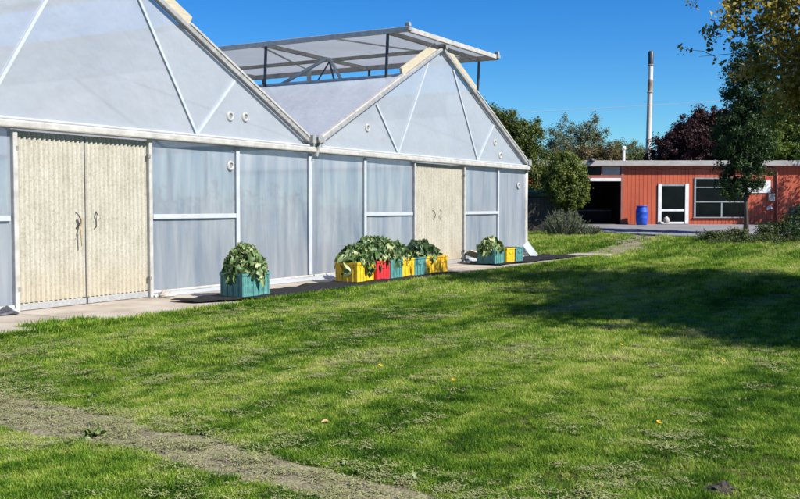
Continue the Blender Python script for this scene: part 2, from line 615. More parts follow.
# film bunched round the far corner post
g("corner_post", MB().tube([(11.46, 0.05, 0.02), (11.46, 0.05, 0.2), (11.45, 0.05, 1.5), (11.46, 0.05, EAVE + 0.02)], [0.14, 0.09, 0.08, 0.09], 10), 'white_rail', smooth=True)
cs = MB()
film_grid(cs, [(11.0, -0.35, 0.03), (11.75, -0.3, 0.03), (11.5, -0.02, 0.5), (11.15, -0.02, 0.35)], 6, 5, 0.04, 3)
film_grid(cs, [(11.75, -0.3, 0.03), (12.0, 0.5, 0.06), (11.55, 0.3, 0.5), (11.5, -0.02, 0.5)], 6, 5, 0.04, 4)
g("corner_skirt", cs, 'film_roof', smooth=True)

for bi, b0 in enumerate((-BAY, 0.0)):
    mid = b0 + BAY / 2
    g("gable_film", MB().quad((b0 + 0.05, 0.02, EAVE + 0.02), (b0 + BAY - 0.05, 0.02, EAVE + 0.02), (mid, 0.02, APEX - 0.03)), 'film_gable')
    # bolted eave beam: two stacked lengths of rolled channel
    g("eave_beam", MB().box(b0 + 0.02, b0 + BAY - 0.02, -0.13, 0.05, EAVE - 0.085, EAVE + 0.03), 'white_rail', bevel=0.025)
    g("eave_lip", MB().box(b0 + 0.02, b0 + BAY - 0.02, -0.09, 0.05, EAVE + 0.032, EAVE + 0.075), 'white_post', bevel=0.018)
    # webs of the gable truss, showing through the film
    for (sa, za, sb, zb) in ((2.55, 0.0, 3.75, 1), (2.55, 0.0, 1.55, 1), (2.95, 0, 2.05, 1), (0, 0, 0, 0)):
        pass
    dzs = lambda s: slope_z(b0 + s) - 0.10
    web = [((3.55, EAVE + 0.08), (5.05, dzs(5.05))), ((3.55, EAVE + 0.08), (2.55, dzs(2.55))),
           ((7.95, EAVE + 0.08), (6.45, dzs(6.45))), ((7.95, EAVE + 0.08), (9.0, dzs(9.0)))]
    for (p, q) in web:
        g("truss_web", MB().bar((b0 + p[0], 0.012, p[1]), (b0 + q[0], 0.012, q[1]), 0.05, 0.05, up=(0, 1, 0)), 'soft_web')
    # rafters: capping strip over a timber
    for sgn in (-1, 1):
        e = Vector((mid + sgn * BAY / 2, -0.03, EAVE + 0.06)); t = Vector((mid, -0.03, APEX + 0.02))
        dirv = (t - e).normalized(); up = Vector((0, 1, 0))
        nrm = Vector((-dirv.z * sgn * -1, 0, abs(dirv.x)))
        g("rafter", MB().bar(e + dirv * 0.12, t, 0.09, 0.10, up=(0, 1, 0)), 'galv', bevel=0.012)
        off = Vector((sgn * abs(dirv.z), 0, abs(dirv.x)))
        g("rafter_cap", MB().bar(e + off * 0.072 + dirv * 0.1 + Vector((0, 0.0, 0)), e.lerp(t, 0.66) + off * 0.072, 0.05, 0.13, up=(0, 1, 0)), 'white_rail', bevel=0.012)
        g("barge_board", MB().bar(e.lerp(t, 0.655) + off * 0.145 + Vector((0, 0.04, 0)), e.lerp(t, 0.955) + off * 0.145 + Vector((0, 0.04, 0)), 0.19, 0.07, up=(0, 1, 0)), 'timber', bevel=0.008)
        # roof film in bays between the hoops, open along the ridge
        lo = Vector((mid + sgn * BAY / 2, 0, EAVE + 0.10)); hi = lo.lerp(Vector((mid, 0, APEX + 0.1)), 0.65)
        for q in range(3):
            t0, t1 = q * 4.2, (q + 1) * 4.2
            ca = [(lo.x, t0, lo.z), (lo.x, t1, lo.z), (hi.x, t1, hi.z), (hi.x, t0, hi.z)]
            if sgn < 0:
                ca = [ca[1], ca[0], ca[3], ca[2]]
            g("roof_film", film_grid(MB(), ca, 10, 10, 0.02, q + 7), 'film_roof', smooth=True)
            g("roof_bar", MB().bar((lo.x, t1, lo.z - 0.03), (hi.x, t1, hi.z - 0.03), 0.05, 0.05), 'white_post')
        g("ridge_curb", MB().bar((hi.x, 0.05, hi.z), (hi.x, DEPTH, hi.z), 0.06, 0.09), 'white_rail', bevel=0.01)
        # diagonal wind brace below the film
        g("wind_brace", MB().bar((lo.x - sgn * 0.3, 0.3, lo.z + 0.1), (hi.x, 4.1, hi.z - 0.06), 0.04, 0.04), 'white_post')
    g("ridge_pole", MB().bar((mid, 0.0, APEX - 0.02), (mid, DEPTH, APEX - 0.02), 0.07, 0.09), 'brownbeam')
    # raised ridge vent: a flat film covered lid on legs
    vz = 5.83
    va, vb, t0, t1 = b0 + 3.68, b0 + 8.78, -0.22, 8.56
    lid = g("ridge_vent", film_grid(MB(), [(va, t0, vz + 0.05), (vb, t0, vz + 0.05), (vb, t1, vz + 0.05), (va, t1, vz + 0.05)], 8, 12, 0.02, 9), 'film_roof', smooth=True)
    g("vent_frame", MB().box(va - 0.06, va + 0.06, t0, t1, vz - 0.07, vz + 0.05), 'white_rail', parent=lid, bevel=0.012)
    g("vent_frame", MB().box(vb - 0.06, vb + 0.06, t0, t1, vz - 0.09, vz + 0.05), 'brownbeam', parent=lid, bevel=0.012)
    g("vent_frame", MB().box(va + 0.063, vb - 0.063, t0, t0 + 0.09, vz - 0.07, vz + 0.05), 'white_rail', parent=lid, bevel=0.012)
    g("vent_frame", MB().box(va + 0.063, vb - 0.063, t1 - 0.09, t1, vz - 0.09, vz + 0.05), 'brownbeam', parent=lid, bevel=0.012)
    for tt in (0.42, 4.2):
        g("cross_bar", MB().box(va + 0.063, vb - 0.063, tt - 0.035, tt + 0.035, vz - 0.07, vz + 0.03), 'brownbeam', parent=lid)
    g("cross_bar", MB().bar((va + 0.06, 2.2, vz), (vb - 0.06, 0.6, vz), 0.035, 0.035), 'galv', parent=lid)
    g("cross_bar", MB().bar((va + 0.06, 4.4, vz), (vb - 0.06, 6.2, vz), 0.035, 0.035), 'galv', parent=lid)
    for sx in (va, vb):
        zr = hi.z
        for tt in ((0.37, 4.1, 8.2) if not (bi == 0 and sx == vb) else ()):
            g("leg", MB().bar((sx, tt + 0.05, 4.62), (sx, tt, vz - 0.08), 0.055, 0.055), 'dark_steel', parent=lid)
        g("corner_bracket", MB().box(sx - 0.05, sx + 0.05, t0 - 0.04, t0 + 0.08, vz + 0.052, vz + 0.15).box(sx - 0.09, sx + 0.09, t0 - 0.05, t0 + 0.0, vz - 0.05, vz + 0.04), 'galv', parent=lid, bevel=0.01)
    g("hinge_bracket", MB().box(mid - 0.09, mid + 0.09, -0.12, 0.06, APEX + 0.04, vz - 0.07).box(mid - 0.05, mid + 0.05, -0.18, -0.121, APEX - 0.02, APEX + 0.1), 'brownbeam', parent=lid, bevel=0.01)
    # white A frame standing on the curb under the lid
    ax = b0 + 3.86
    g("support_frame", MB().bar((ax, 3.95, 4.68), (ax + 0.25, 2.45, 5.38), 0.07, 0.07), 'white_rail')
    g("support_frame", MB().bar((ax + 0.28, 2.40, 5.38), (ax, 1.82, 4.72), 0.06, 0.06), 'white_rail')
    for q in (-0.25, 0.22):
        g("support_frame", MB().bar((ax + 0.31, 2.42, 5.30), (ax + 0.1, 2.45 + q * 1.4, 4.66), 0.035, 0.035), 'dark_steel')

# the gutter shoe where the two roofs meet
mb = MB()
mb.box(-0.16, 0.18, -0.10, 0.3, EAVE + 0.06, EAVE + 0.17)
mb.box(-0.22, -0.10, -0.17, -0.04, EAVE + 0.10, EAVE + 0.27)
mb.tube([(0.02, -0.2, EAVE + 0.20), (0.02, 0.2, EAVE + 0.20)], 0.09, 10)
mb.tube([(0.20, -0.16, EAVE + 0.16), (0.20, 0.1, EAVE + 0.16)], 0.05, 8)
mb.bar((-0.05, -0.12, EAVE - 0.16), (0.08, -0.12, EAVE + 0.1), 0.06, 0.06)
g("gutter_shoe", mb, 'galv', smooth=False)
g("valley_gutter", MB().box(-0.12, 0.12, 0.3, DEPTH, EAVE + 0.02, EAVE + 0.14), 'galv')
mb = MB()
mb.box(11.36, 11.56, -0.12, 0.1, EAVE + 0.08, EAVE + 0.24).tube([(11.5, -0.12, EAVE + 0.15), (11.5, 0.25, EAVE + 0.12)], 0.08, 8)
g("gutter_end", mb, 'galv')
g("side_gutter", MB().box(11.44, 11.62, 0.26, DEPTH, EAVE + 0.0, EAVE + 0.14), 'galv')
# other walls
g("side_film", film_grid(MB(), [(11.5, 0.06, 0.0), (11.5, DEPTH, 0.0), (11.5, DEPTH, EAVE), (11.5, 0.06, EAVE)], 12, 8, 0.02, 1), 'film_wall', smooth=True)
g("side_film", MB().quad((-11.5, 0.06, 0), (-11.5, DEPTH, 0), (-11.5, DEPTH, EAVE), (-11.5, 0.06, EAVE)), 'film_wall')
g("back_film", MB().quad((-11.5, DEPTH, 0), (11.5, DEPTH, 0), (11.5, DEPTH, EAVE), (5.75, DEPTH, APEX), (0, DEPTH, EAVE), (-5.75, DEPTH, APEX), (-11.5, DEPTH, EAVE)), 'film_wall')
g("inner_floor", MB().box(-11.4, 11.4, 0.35, DEPTH - 0.1, 0.0, 0.035), 'soil_in')
for t in (4.2, 8.4):
    for s in (-5.75, 0.0, 5.75):
        g("inner_post", MB().bar((s, t, 0.03), (s, t, EAVE + (0.0 if s == 0 else 2.7)), 0.09, 0.09), 'galv')

# film patches: white washers over the inflation ports
ring = MB()
n = 20
for i in range(n):
    a0 = 2 * math.pi * i / n
    for (r, y) in ((0.045, 0.0), (0.052, -0.022), (0.082, -0.022), (0.096, 0.0)):
        ring.v.append((r * math.cos(a0), y, r * math.sin(a0)))
for i in range(n):
    j = (i + 1) % n
    for k in range(3):
        ring.f.append((i * 4 + k, i * 4 + k + 1, j * 4 + k + 1, j * 4 + k))
ring_me = ring.mesh("film_port", M['white_rail'], True)
M['port_dark'] = surf('port_dark', [(0.3, (0.16, 0.19, 0.23)), (0.7, (0.2, 0.23, 0.27))], 5, 0.6)
disc_me = MB().quad(*[(0.05 * math.cos(2 * math.pi * i / 16), -0.006, 0.05 * math.sin(2 * math.pi * i / 16)) for i in range(16)]).mesh("port_hole", M['port_dark'])
for s, z in ((-2.62, 3.24), (-2.18, 3.26), (-2.62, 2.32), (2.18, 3.36), (9.12, 3.42), (9.50, 3.06), (10.85, 2.20)):
    o = link_child("film_port", ring_me, gh, Matrix.Translation((s, 0.012, z)))
    link_child("port_hole", disc_me, o)

# corrugated double doors
def door_leaf(a, b, hinge_left):
    mb = MB()
    z0, z1 = 0.14, EAVE - 0.11
    pitch, amp, per = 0.090, 0.018, 8
    nn = int((b - a) / pitch * per)
    ph = random.uniform(0, 6)
    for zi in range(5):
        z = z0 + (z1 - z0) * zi / 4
        for i in range(nn + 1):
            s = a + (b - a) * i / nn
            mb.v.append((s, 0.035 + amp * math.sin(2 * math.pi * (s - a) / pitch + ph) + 0.004 * math.sin(zi * 2.1 + s), z))
    w = nn + 1
    for zi in range(4):
        for i in range(nn):
            q = zi * w + i
            mb.f.append((q, q + 1, q + w + 1, q + w))
    leaf = g("door", mb, 'corr', smooth=True)
    g("door_frame", MB().box(a + 0.01, b - 0.01, 0.052, 0.09, z0 - 0.02, z0 + 0.06), 'timber', parent=leaf)
    g("door_frame", MB().box(a + 0.01, b - 0.01, 0.052, 0.09, z1 - 0.10, z1 - 0.02), 'timber', parent=leaf)
    g("kick_strip", MB().box(a + 0.004, b - 0.004, 0.012, 0.05, 0.03, 0.125), 'tin', parent=leaf, bevel=0.006)
    # row of roofing screws through the middle rail
    sc = MB()
    for i in range(int((b - a) / (pitch * 2))):
        s = a + pitch * (2 * i + 1)
        sc.lathe([(0.0, 0.0), (0.006, 0.0), (0.006, 0.004)], 6, (0, 0, 0))
        m = len(sc.v) - 18
        for q in range(m, len(sc.v)):
            x, y, z = sc.v[q]
            sc.v[q] = (s + x, 0.016 - z, 1.37 + y)
    g("screw_row", sc, 'dark_steel', parent=leaf)["kind"] = "stuff"
    hs_ = (b - 0.17) if hinge_left else (a + 0.17)
    bow = 0.03 if hinge_left else -0.03
    hp = [(hs_ - bow, 0.03, 1.47), (hs_ - bow * 0.3, -0.02, 1.44), (hs_ + bow, -0.035, 1.36), (hs_ + bow * 0.8, -0.03, 1.29), (hs_ - bow * 0.2, 0.0, 1.24), (hs_ - bow * 0.3, 0.03, 1.22)]
    g("handle", MB().tube(hp, 0.010, 8), 'dark_steel', smooth=True, parent=leaf)
    return leaf


for (a, b, c) in (D1, D2):
    door_leaf(a + 0.0, c - 0.014, True)
    door_leaf(c + 0.014, b, False)
    g("meeting_bar", MB().box(c - 0.02, c + 0.02, 0.045, 0.09, 0.03, EAVE - 0.12), 'dark_steel')
    mb = MB()
    for s in (a - 0.02, b + 0.005):
        for z in (0.35, 2.4):
            mb.v, mb.f = [], []
            mb.box(s - 0.02, s + 0.025, -0.05 if s < c else -0.052, 0.0, z - 0.03, z + 0.03)
            g("hinge", mb, 'hinge')
rp = empty("rope", g_world(-6.2, -0.03, 1.36), GA)
tag(rp, "frayed tan rope tied to the left door handle", "rope")
MB().tube([(-0.05, 0.0, 0.05), (-0.03, -0.02, -0.02), (-0.05, -0.01, -0.15), (-0.04, -0.012, -0.42)], [0.010, 0.010, 0.008, 0.006], 6).build("main_cord", M['rope'], rp, True)
MB().tube([(-0.04, -0.012, -0.10), (-0.08, -0.015, -0.22), (-0.12, -0.012, -0.27)], [0.008, 0.006, 0.004], 6).build("loose_end", M['rope'], rp, True)
# crumpled sacking at the foot of the door posts
for (s, t, sc, lab, mt) in ((-4.52, -0.12, 0.9, "crumpled brown sacking beside the near double doors", 'brownbeam'),
                            (7.34, -0.25, 1.35, "pale offcut of board leaning at the far doors", 'timber'),
                            (-7.75, -0.20, 0.9, "dark rag heap at the left edge of near doors", 'dark_steel')):
    mb = MB()
    rr = random.Random(int(s * 10))
    if mt == 'timber':
        mb.bar((-0.3, 0.12, 0.30), (0.32, -0.28, 0.07), 0.34, 0.03, up=(0.2, 0.3, 1))
    else:
        for ring_i in range(5):
            zz = 0.01 + ring_i * 0.026
            for k in range(9):
                a = 2 * math.pi * k / 9
                r = (0.17 - 0.035 * ring_i) * rr.uniform(0.75, 1.25)
                mb.v.append((r * math.cos(a) * 1.1, r * math.sin(a) * 0.8, zz * rr.uniform(0.85, 1.15)))
        for i in range(4):
            for k in range(9):
                k2 = (k + 1) % 9
                mb.f.append((i * 9 + k, i * 9 + k2, (i + 1) * 9 + k2, (i + 1) * 9 + k))
        mb.f.append(tuple(range(36, 45)))
    o = mb.build("board_offcut" if mt == 'timber' else "sacking", M[mt], None, False)
    o.location = g_world(s, t, 0.024); o.rotation_euler = (0, 0, GA)
    tag(o, lab, "board" if mt == 'timber' else "sacking")

# weed mat strips on the path
def weed_mat(poly, label):
    c = Vector((sum(p[0] for p in poly) / len(poly), sum(p[1] for p in poly) / len(poly), 0))
    # poly: list of (s, t_wall, t_lawn) stations
    mb = MB()
    for i, (s, ta, tb) in enumerate(poly):
        for k in range(7):
            t = ta + (tb - ta) * k / 6
            wob = 0.010 * (1 + math.sin(s * 5.1 + t * 4)) + 0.008 * (1 + math.sin(s * 11 - t * 7))
            mb.v.append((s, t, 0.036 + wob))
    for i in range(len(poly) - 1):
        for k in range(6):
            q = i * 7 + k
            mb.f.append((q, q + 7, q + 8, q + 1))
    o = mb.build("weed_mat", M['mat'], None, True)
    o.location = GO; o.rotation_euler = (0, 0, GA)
    m = o.modifiers.new("thick", 'SOLIDIFY'); m.thickness = 0.006
    tag(o, label, "weed mat", "strips of black weed mat on the path")


def stations(s0, s1, f):
    out = []
    s = s0
    while s < s1:
        out.append((s, *f((s - s0) / (s1 - s0), s)))
        s += 0.12
    out.append((s1, *f(1, s1)))
    return out


weed_mat(stations(-5.2, 3.35, lambda u, s: (-0.95 - 0.10 * math.sin(s * 1.7) - 0.25 * max(0, u - 0.5), -1.70 - 0.12 * u - 0.22 * min(1, u * 6) + 0.05 * math.sin(s * 2.3 + 1) + 0.3 * max(0, 0.08 - u) * 10)),
         "long black weed mat strip under the teal, yellow and red crates")
weed_mat(stations(6.3, 11.9, lambda u, s: (-0.42 - 0.08 * math.sin(s * 1.9), -1.45 - 0.25 * u + 0.06 * math.sin(s * 2.9))),
         "black weed mat strip at the far corner of the greenhouse")

# ------------------------------------------------------------------ crates
def plastic(name, c):
    d = tuple(v * 0.62 for v in c)
    f = tuple(v * 0.8 + 0.14 for v in c)
    return surf(name, [(0.28, d), (0.5, c), (0.62, c), (0.76, f)], 7, 0.5, bump=0.08, detail=10, rough_var=0.15)


CR = {'teal': plastic('teal_plastic', (0.085, 0.255, 0.235)), 'yellow': plastic('yellow_plastic', (0.84, 0.50, 0.018)), 'red': plastic('red_plastic', (0.66, 0.028, 0.035))}
CL, CW, CH = 0.655, 0.50, 0.385


def lattice(L, H, nslot):
    """one crate wall in the plane y=0..0.012, x=-L/2..L/2, with two rows of slots"""
    mb = MB()
    th = 0.014
    rows = [(0.0, 0.055), (0.165, 0.20), (0.30, H - 0.012)]
    for z0, z1 in rows:
        mb.box(-L / 2, L / 2, 0, th, z0, z1)
    w = L / nslot
    for z0, z1 in ((0.055, 0.165), (0.20, 0.30)):
        for i in range(nslot + 1):
            c = -L / 2 + w * i
            half = w * 0.43
            a, b = max(-L / 2, c - half), min(L / 2, c + half)
            mb.box(a, b, 0.001, th - 0.001, z0, z1)
    for i in range(0, nslot + 1, 3):
        c = -L / 2 + w * i
        mb.box(max(-L / 2, c - 0.008), min(L / 2, c + 0.008), -0.010, -0.0005, 0.0, H - 0.02)
    return mb


def crate_meshes(m):
    rim = MB()
    for (a, b, c, d) in ((-CL / 2 - 0.018, CL / 2 + 0.018, -CW / 2 - 0.018, -CW / 2 + 0.016), (-CL / 2 - 0.018, CL / 2 + 0.018, CW / 2 - 0.016, CW / 2 + 0.018),
                         (-CL / 2 - 0.018, -CL / 2 + 0.016, -CW / 2 + 0.017, CW / 2 - 0.017), (CL / 2 - 0.016, CL / 2 + 0.018, -CW / 2 + 0.017, CW / 2 - 0.017)):
        rim.box(a, b, c, d, CH - 0.036, CH)
    cp = MB()
    cp.box(-0.02, 0.02, -0.02, 0.02, 0, CH - 0.04)
    fl = MB().box(-CL / 2 + 0.01, CL / 2 - 0.01, -CW / 2 + 0.01, CW / 2 - 0.01, 0.004, 0.02)
    hd = MB().box(-0.07, 0.07, -0.016, -0.011, 0.235, 0.28)
    return dict(long=lattice(CL - 0.03, CH, 15).mesh("side_panel", m), short=lattice(CW - 0.03, CH, 11).mesh("end_panel", m), rim=rim.mesh("rim", m),
                post=cp.mesh("corner_post", m), floor=fl.mesh("floor", m), hand=hd.mesh("hand_grip", m))


CM = {k: crate_meshes(m) for k, m in CR.items()}


def crate(s, t, rot, colour, label, z=0.055):
    o = empty("crate", g_world(s, t, z), GA + rot)
    tag(o, label, "crate", "plastic harvest crates along the greenhouse")
    me = CM[colour]
    link_child("floor", me['floor'], o)
    for k, a in (('long', 0), ('long', math.pi)):
        off = Matrix.Rotation(a, 4, 'Z') @ Matrix.Translation((0, -CW / 2, 0))
        link_child("side_panel", me['long'], o, off)
    for a in (math.pi / 2, -math.pi / 2):
        off = Matrix.Rotation(a, 4, 'Z') @ Matrix.Translation((0, -CL / 2, 0))
        p = link_child("end_panel", me['short'], o, off)
        link_child("hand_grip", me['hand'], p)
    for sx in (-1, 1):
        for sy in (-1, 1):
            link_child("corner_post", me['post'], o, Matrix.Translation((sx * (CL / 2 - 0.016), sy * (CW / 2 - 0.016), 0)))
    link_child("rim", me['rim'], o)
    return o


H2 = math.pi / 2
crate(-3.86, -1.33, R(-4), 'teal', "lone teal crate piled with leafy greens near the near doors")
crate(-0.22, -1.19, R(2), 'yellow', "yellow crate at the near end of the crate row, long side out")
crate(0.385, -1.17, H2, 'red', "the only red crate, end out in the crate row")
crate(0.905, -1.175, H2 + R(1), 'teal', "teal crate between the red crate and a yellow one")
crate(1.425, -1.17, H2, 'yellow', "yellow crate between the two teal crates of the long row")
crate(1.945, -1.175, H2 - R(1), 'teal', "second teal crate in the long row, between yellow ones")
crate(2.465, -1.17, H2, 'yellow', "second last crate of the long row, yellow")
crate(2.985, -1.175, H2 + R(1), 'yellow', "yellow crate closing the far end of the long row")
crate(6.86, -0.92, R(2), 'teal', "teal crate of greens beyond the far doors")
crate(7.47, -0.90, H2, 'yellow', "yellow crate behind the teal one at the far corner")
crate(8.0, -0.92, H2 + R(2), 'teal', "last teal crate, half hidden by the yellow one at the far corner")

# ------------------------------------------------------------------ leafy greens
M['greens'] = None
def greens_mat():
    m, n, l = new_mat('leafy_greens')
    out = n.new("ShaderNodeOutputMaterial")
    oi = n.new("ShaderNodeObjectInfo")
    cr = n.new("ShaderNodeValToRGB")
    e = cr.color_ramp.elements
    for p, c in ((0.0, (0.045, 0.095, 0.028)), (0.45, (0.11, 0.185, 0.055)), (0.8, (0.22, 0.30, 0.11)), (1.0, (0.46, 0.50, 0.24))):
        if p in (0.0, 1.0):
            e[0 if p == 0 else -1].position = p; e[0 if p == 0 else -1].color = (*c, 1)
        else:
            q = e.new(p); q.color = (*c, 1)
    l.new(oi.outputs["Random"], cr.inputs["Fac"])
    d = n.new("ShaderNodeBsdfPrincipled"); d.inputs["Roughness"].default_value = 0.45
    t = n.new("ShaderNodeBsdfTranslucent")
    l.new(cr.outputs[0], d.inputs["Base Color"]); l.new(cr.outputs[0], t.inputs["Color"])
    mx = n.new("ShaderNodeMixShader"); mx.inputs[0].default_value = 0.25
    l.new(d.outputs[0], mx.inputs[1]); l.new(t.outputs[0], mx.inputs[2])
    l.new(mx.outputs[0], out.inputs["Surface"])
    return m


M['greens'] = greens_mat()


def leaf_shape(seed):
    """a broad, crinkled leaf along +x with its own stalk"""
    rr = random.Random(seed)
    mb = MB()
    L, W = 0.135, 0.062
    nu = 6
    wid = [0.25, 0.8, 1.0, 1.0, 0.95, 0.75, 0.35]
    for i in range(nu + 1):
        u = i / nu
        x = 0.04 + L * u
        z = 0.05 * math.sin(u * 2.6) - 0.10 * u * u
        for k, e in enumerate((-1, -0.5, 0, 0.5, 1)):
            w = wid[i] * W * (1 + rr.uniform(-0.18, 0.18))
            mb.v.append((x + rr.uniform(-0.006, 0.006), e * w, z + 0.045 * abs(e) ** 1.5 * rr.uniform(-0.7, 1.2) + rr.uniform(-0.014, 0.014)))
    for i in range(nu):
        for k in range(4):
            q = i * 5 + k
            mb.f.append((q, q + 5, q + 6, q + 1))
    mb.tube([(-0.05, 0, -0.01), (0.06, 0, 0.002)], [0.007, 0.005], 5)
    return mb.mesh("leaf", M['greens'], True)


LEAF = [leaf_shape(i) for i in range(5)]


def greens(s, t, rx, ry, h, n, label, seed, rot=0.0, droop=0.14):
    """a dome of leaves heaped in and over a crate"""
    zb = 0.055 + CH
    o = empty("leafy_greens", g_world(s, t, zb), GA + rot)
    tag(o, label, "vegetables", "heaps of leafy greens in the crates")
    rr = random.Random(seed)
    for i in range(n):
        a = rr.uniform(0, 2 * math.pi)
        q = math.sqrt(rr.random())
        hh = h * (1 - q ** 2.2) * rr.uniform(0.55, 1.0) if i > n * 0.25 else h * (1 - q ** 2.2) * rr.uniform(0.05, 0.55)
        x, y = rx * q * math.cos(a), ry * q * math.sin(a)
        z = hh - (droop * rr.random() if q > 0.88 and i % 2 else 0)
        pitch = rr.uniform(-0.9, 0.5) * (0.3 + q) - 0.25
        yaw = a + rr.gauss(0, 0.7)
        roll = rr.gauss(0, 0.5)
        sc = rr.uniform(0.45, 1.25)
        m = Matrix.Translation((x, y, z)) @ Matrix.Rotation(yaw, 4, 'Z') @ Matrix.Rotation(-pitch, 4, 'Y') @ Matrix.Rotation(roll, 4, 'X') @ Matrix.Scale(sc, 4) @ Matrix.Translation((-0.08, 0, 0))
        link_child("leaf", LEAF[rr.randrange(5)], o, m)


greens(-3.86, -1.33, 0.36, 0.31, 0.50, 300, "dome of leafy greens heaped over the lone teal crate", 1, R(-4), 0.2)
greens(-0.16, -1.17, 0.38, 0.33, 0.34, 297, "leafy greens spilling over the near yellow crate", 2, 0, 0.24)
greens(0.40, -1.15, 0.34, 0.36, 0.50, 297, "tallest mound of leafy greens, over the red crate", 3)
greens(0.92, -1.15, 0.33, 0.36, 0.46, 262, "leafy greens over the teal crate beside the red one", 4)
greens(1.42, -1.17, 0.30, 0.34, 0.34, 210, "leafy greens over the yellow crate between two teal crates", 5)
greens(2.52, -1.15, 0.34, 0.32, 0.36, 262, "rounded mound of greens over the second last yellow crate", 6)
greens(2.98, -1.15, 0.24, 0.28, 0.24, 122, "small heap of greens in the last yellow crate of the row", 7)
greens(6.84, -0.92, 0.40, 0.30, 0.30, 262, "leafy greens heaped in the teal crate past the far doors", 8)

# ------------------------------------------------------------------ red building
BY = 49.0
BZ = 0.70
red = empty("red_building", (11.2, BY, BZ))
tag(red, "long low red workshop with dark windows and grey roof edge", "building")
M['red_wall'] = surf('red_paint', [(0.25, (0.35, 0.058, 0.024)), (0.5, (0.47, 0.086, 0.034)), (0.75, (0.54, 0.118, 0.052))], 0.8, 0.6, bump=0.1, stretch=(1, 1, 0.35), detail=9)
M['red_dull'] = surf('faded_red', [(0.3, (0.26, 0.08, 0.06)), (0.7, (0.36, 0.13, 0.10))], 1.5, 0.7)
M['fascia'] = surf('roof_edge', [(0.3, (0.30, 0.28, 0.26)), (0.7, (0.46, 0.43, 0.40))], 2.0, 0.6, stretch=(1, 1, 3))
M['white_paint'] = surf('white_paint', [(0.3, (0.66, 0.66, 0.64)), (0.7, (0.80, 0.80, 0.78))], 3, 0.5)
M['grey_frame'] = surf('grey_frame', [(0.3, (0.22, 0.25, 0.27)), (0.7, (0.32, 0.35, 0.37))], 3, 0.5)
M['inside'] = surf('dark_interior', [(0.3, (0.008, 0.007, 0.006)), (0.7, (0.018, 0.016, 0.014))], 2, 0.9)  # near black so the sunlit bay still looks shaded: shade put into the colour


def glass_mat():
    m, n, l = new_mat('dark_glass')
    out = n.new("ShaderNodeOutputMaterial")
    b = n.new("ShaderNodeBsdfPrincipled")
    cr, nz, mp = noise_color(n, l, [(0.3, (0.003, 0.004, 0.005)), (0.7, (0.008, 0.009, 0.011))], 1.5)
    l.new(cr.outputs[0], b.inputs["Base Color"])
    b.inputs["Roughness"].default_value = 0.06
    b.inputs["Specular IOR Level"].default_value = 0.10
    l.new(b.outputs[0], out.inputs["Surface"])
    return m


M['glass'] = glass_mat()


def rb(name, mat, x0, x1, y0, y1, z0, z1, parent=None, bevel=0.0):
    """a box given in world x, depth in front(-)/behind(+) the wall face, world z"""
    if parent is None:
        return MB().box(x0 - 11.2, x1 - 11.2, y0, y1, z0 - BZ, z1 - BZ).build(name, M[mat], red, bevel=bevel)
    return MB().box(x0 - 11.2, x1 - 11.2, y0, y1, z0 - BZ, z1 - BZ).build(name, M[mat], parent, bevel=bevel)


# boarded wall: narrow vertical boards with grooves, around the openings
def boards(x0, x1, z0, z1):
    mb = MB()
    x = x0
    while x < x1 - 1e-4:
        e = min(x + 0.20, x1)
        d = random.uniform(0, 0.006)
        mb.box(x - 11.2 + 0.008, e - 11.2 - 0.008, -d, 0.03, z0 - BZ, z1 - BZ)
        x = e
    mb.box(x0 - 11.2, x1 - 11.2, 0.016, 0.1, z0 - BZ, z1 - BZ)
    mb.build("wall", M['red_wall'], red)["kind"] = "stuff"


TOP = 3.62
boards(11.2, 12.9, BZ - 0.1, TOP)
boards(12.9, 14.47, 2.70, TOP)
boards(14.47, 14.74, BZ - 0.1, TOP)
boards(14.74, 17.4, BZ - 0.1, 1.04)
boards(14.74, 17.4, 3.03, TOP)
boards(17.4, 32, BZ - 0.1, TOP)
boards(3.0, 7.0, BZ - 0.1, TOP)
rb("corner_trim", 'red_dull', 11.08, 11.22, -0.03, 0.25, BZ - 0.1, TOP + 0.002)
# roof
rb("roof_edge", 'fascia', 3.0, 32.0, -0.28, -0.14, 3.60, 3.86, bevel=0.01)
rb("gutter", 'red_dull', 3.0, 32.0, -0.135, -0.012, 3.58, 3.67)
MB().quad((3 - 11.2, -0.2, 3.862 - BZ), (32 - 11.2, -0.2, 3.862 - BZ), (32 - 11.2, 9, 4.1 - BZ), (3 - 11.2, 9, 4.1 - BZ)).build("roof", M['fascia'], red)
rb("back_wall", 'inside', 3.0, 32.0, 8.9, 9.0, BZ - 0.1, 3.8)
rb("end_wall", 'red_wall', 2.9, 3.0, 0.0, 9.0, BZ - 0.1, 3.8)
rb("end_wall", 'red_wall', 32.0, 32.1, 0.0, 9.0, BZ - 0.1, 3.8)
# open bay
rb("lintel", 'white_paint', 7.0, 11.07, -0.05, 0.06, 2.84, 2.99, bevel=0.01)
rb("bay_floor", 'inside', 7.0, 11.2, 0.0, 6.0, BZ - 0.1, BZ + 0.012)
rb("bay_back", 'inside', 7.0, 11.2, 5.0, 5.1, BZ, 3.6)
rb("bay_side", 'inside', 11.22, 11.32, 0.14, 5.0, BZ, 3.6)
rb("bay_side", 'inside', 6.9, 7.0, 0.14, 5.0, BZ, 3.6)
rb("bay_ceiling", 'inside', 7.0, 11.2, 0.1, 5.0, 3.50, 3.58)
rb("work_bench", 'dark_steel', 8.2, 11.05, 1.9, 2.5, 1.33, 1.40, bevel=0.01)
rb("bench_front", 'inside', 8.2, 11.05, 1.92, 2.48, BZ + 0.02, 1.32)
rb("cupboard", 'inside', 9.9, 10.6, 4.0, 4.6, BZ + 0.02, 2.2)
rb("bay_sill", 'red_dull', 7.0, 11.07, -0.04, 0.05, 3.0, 3.13)
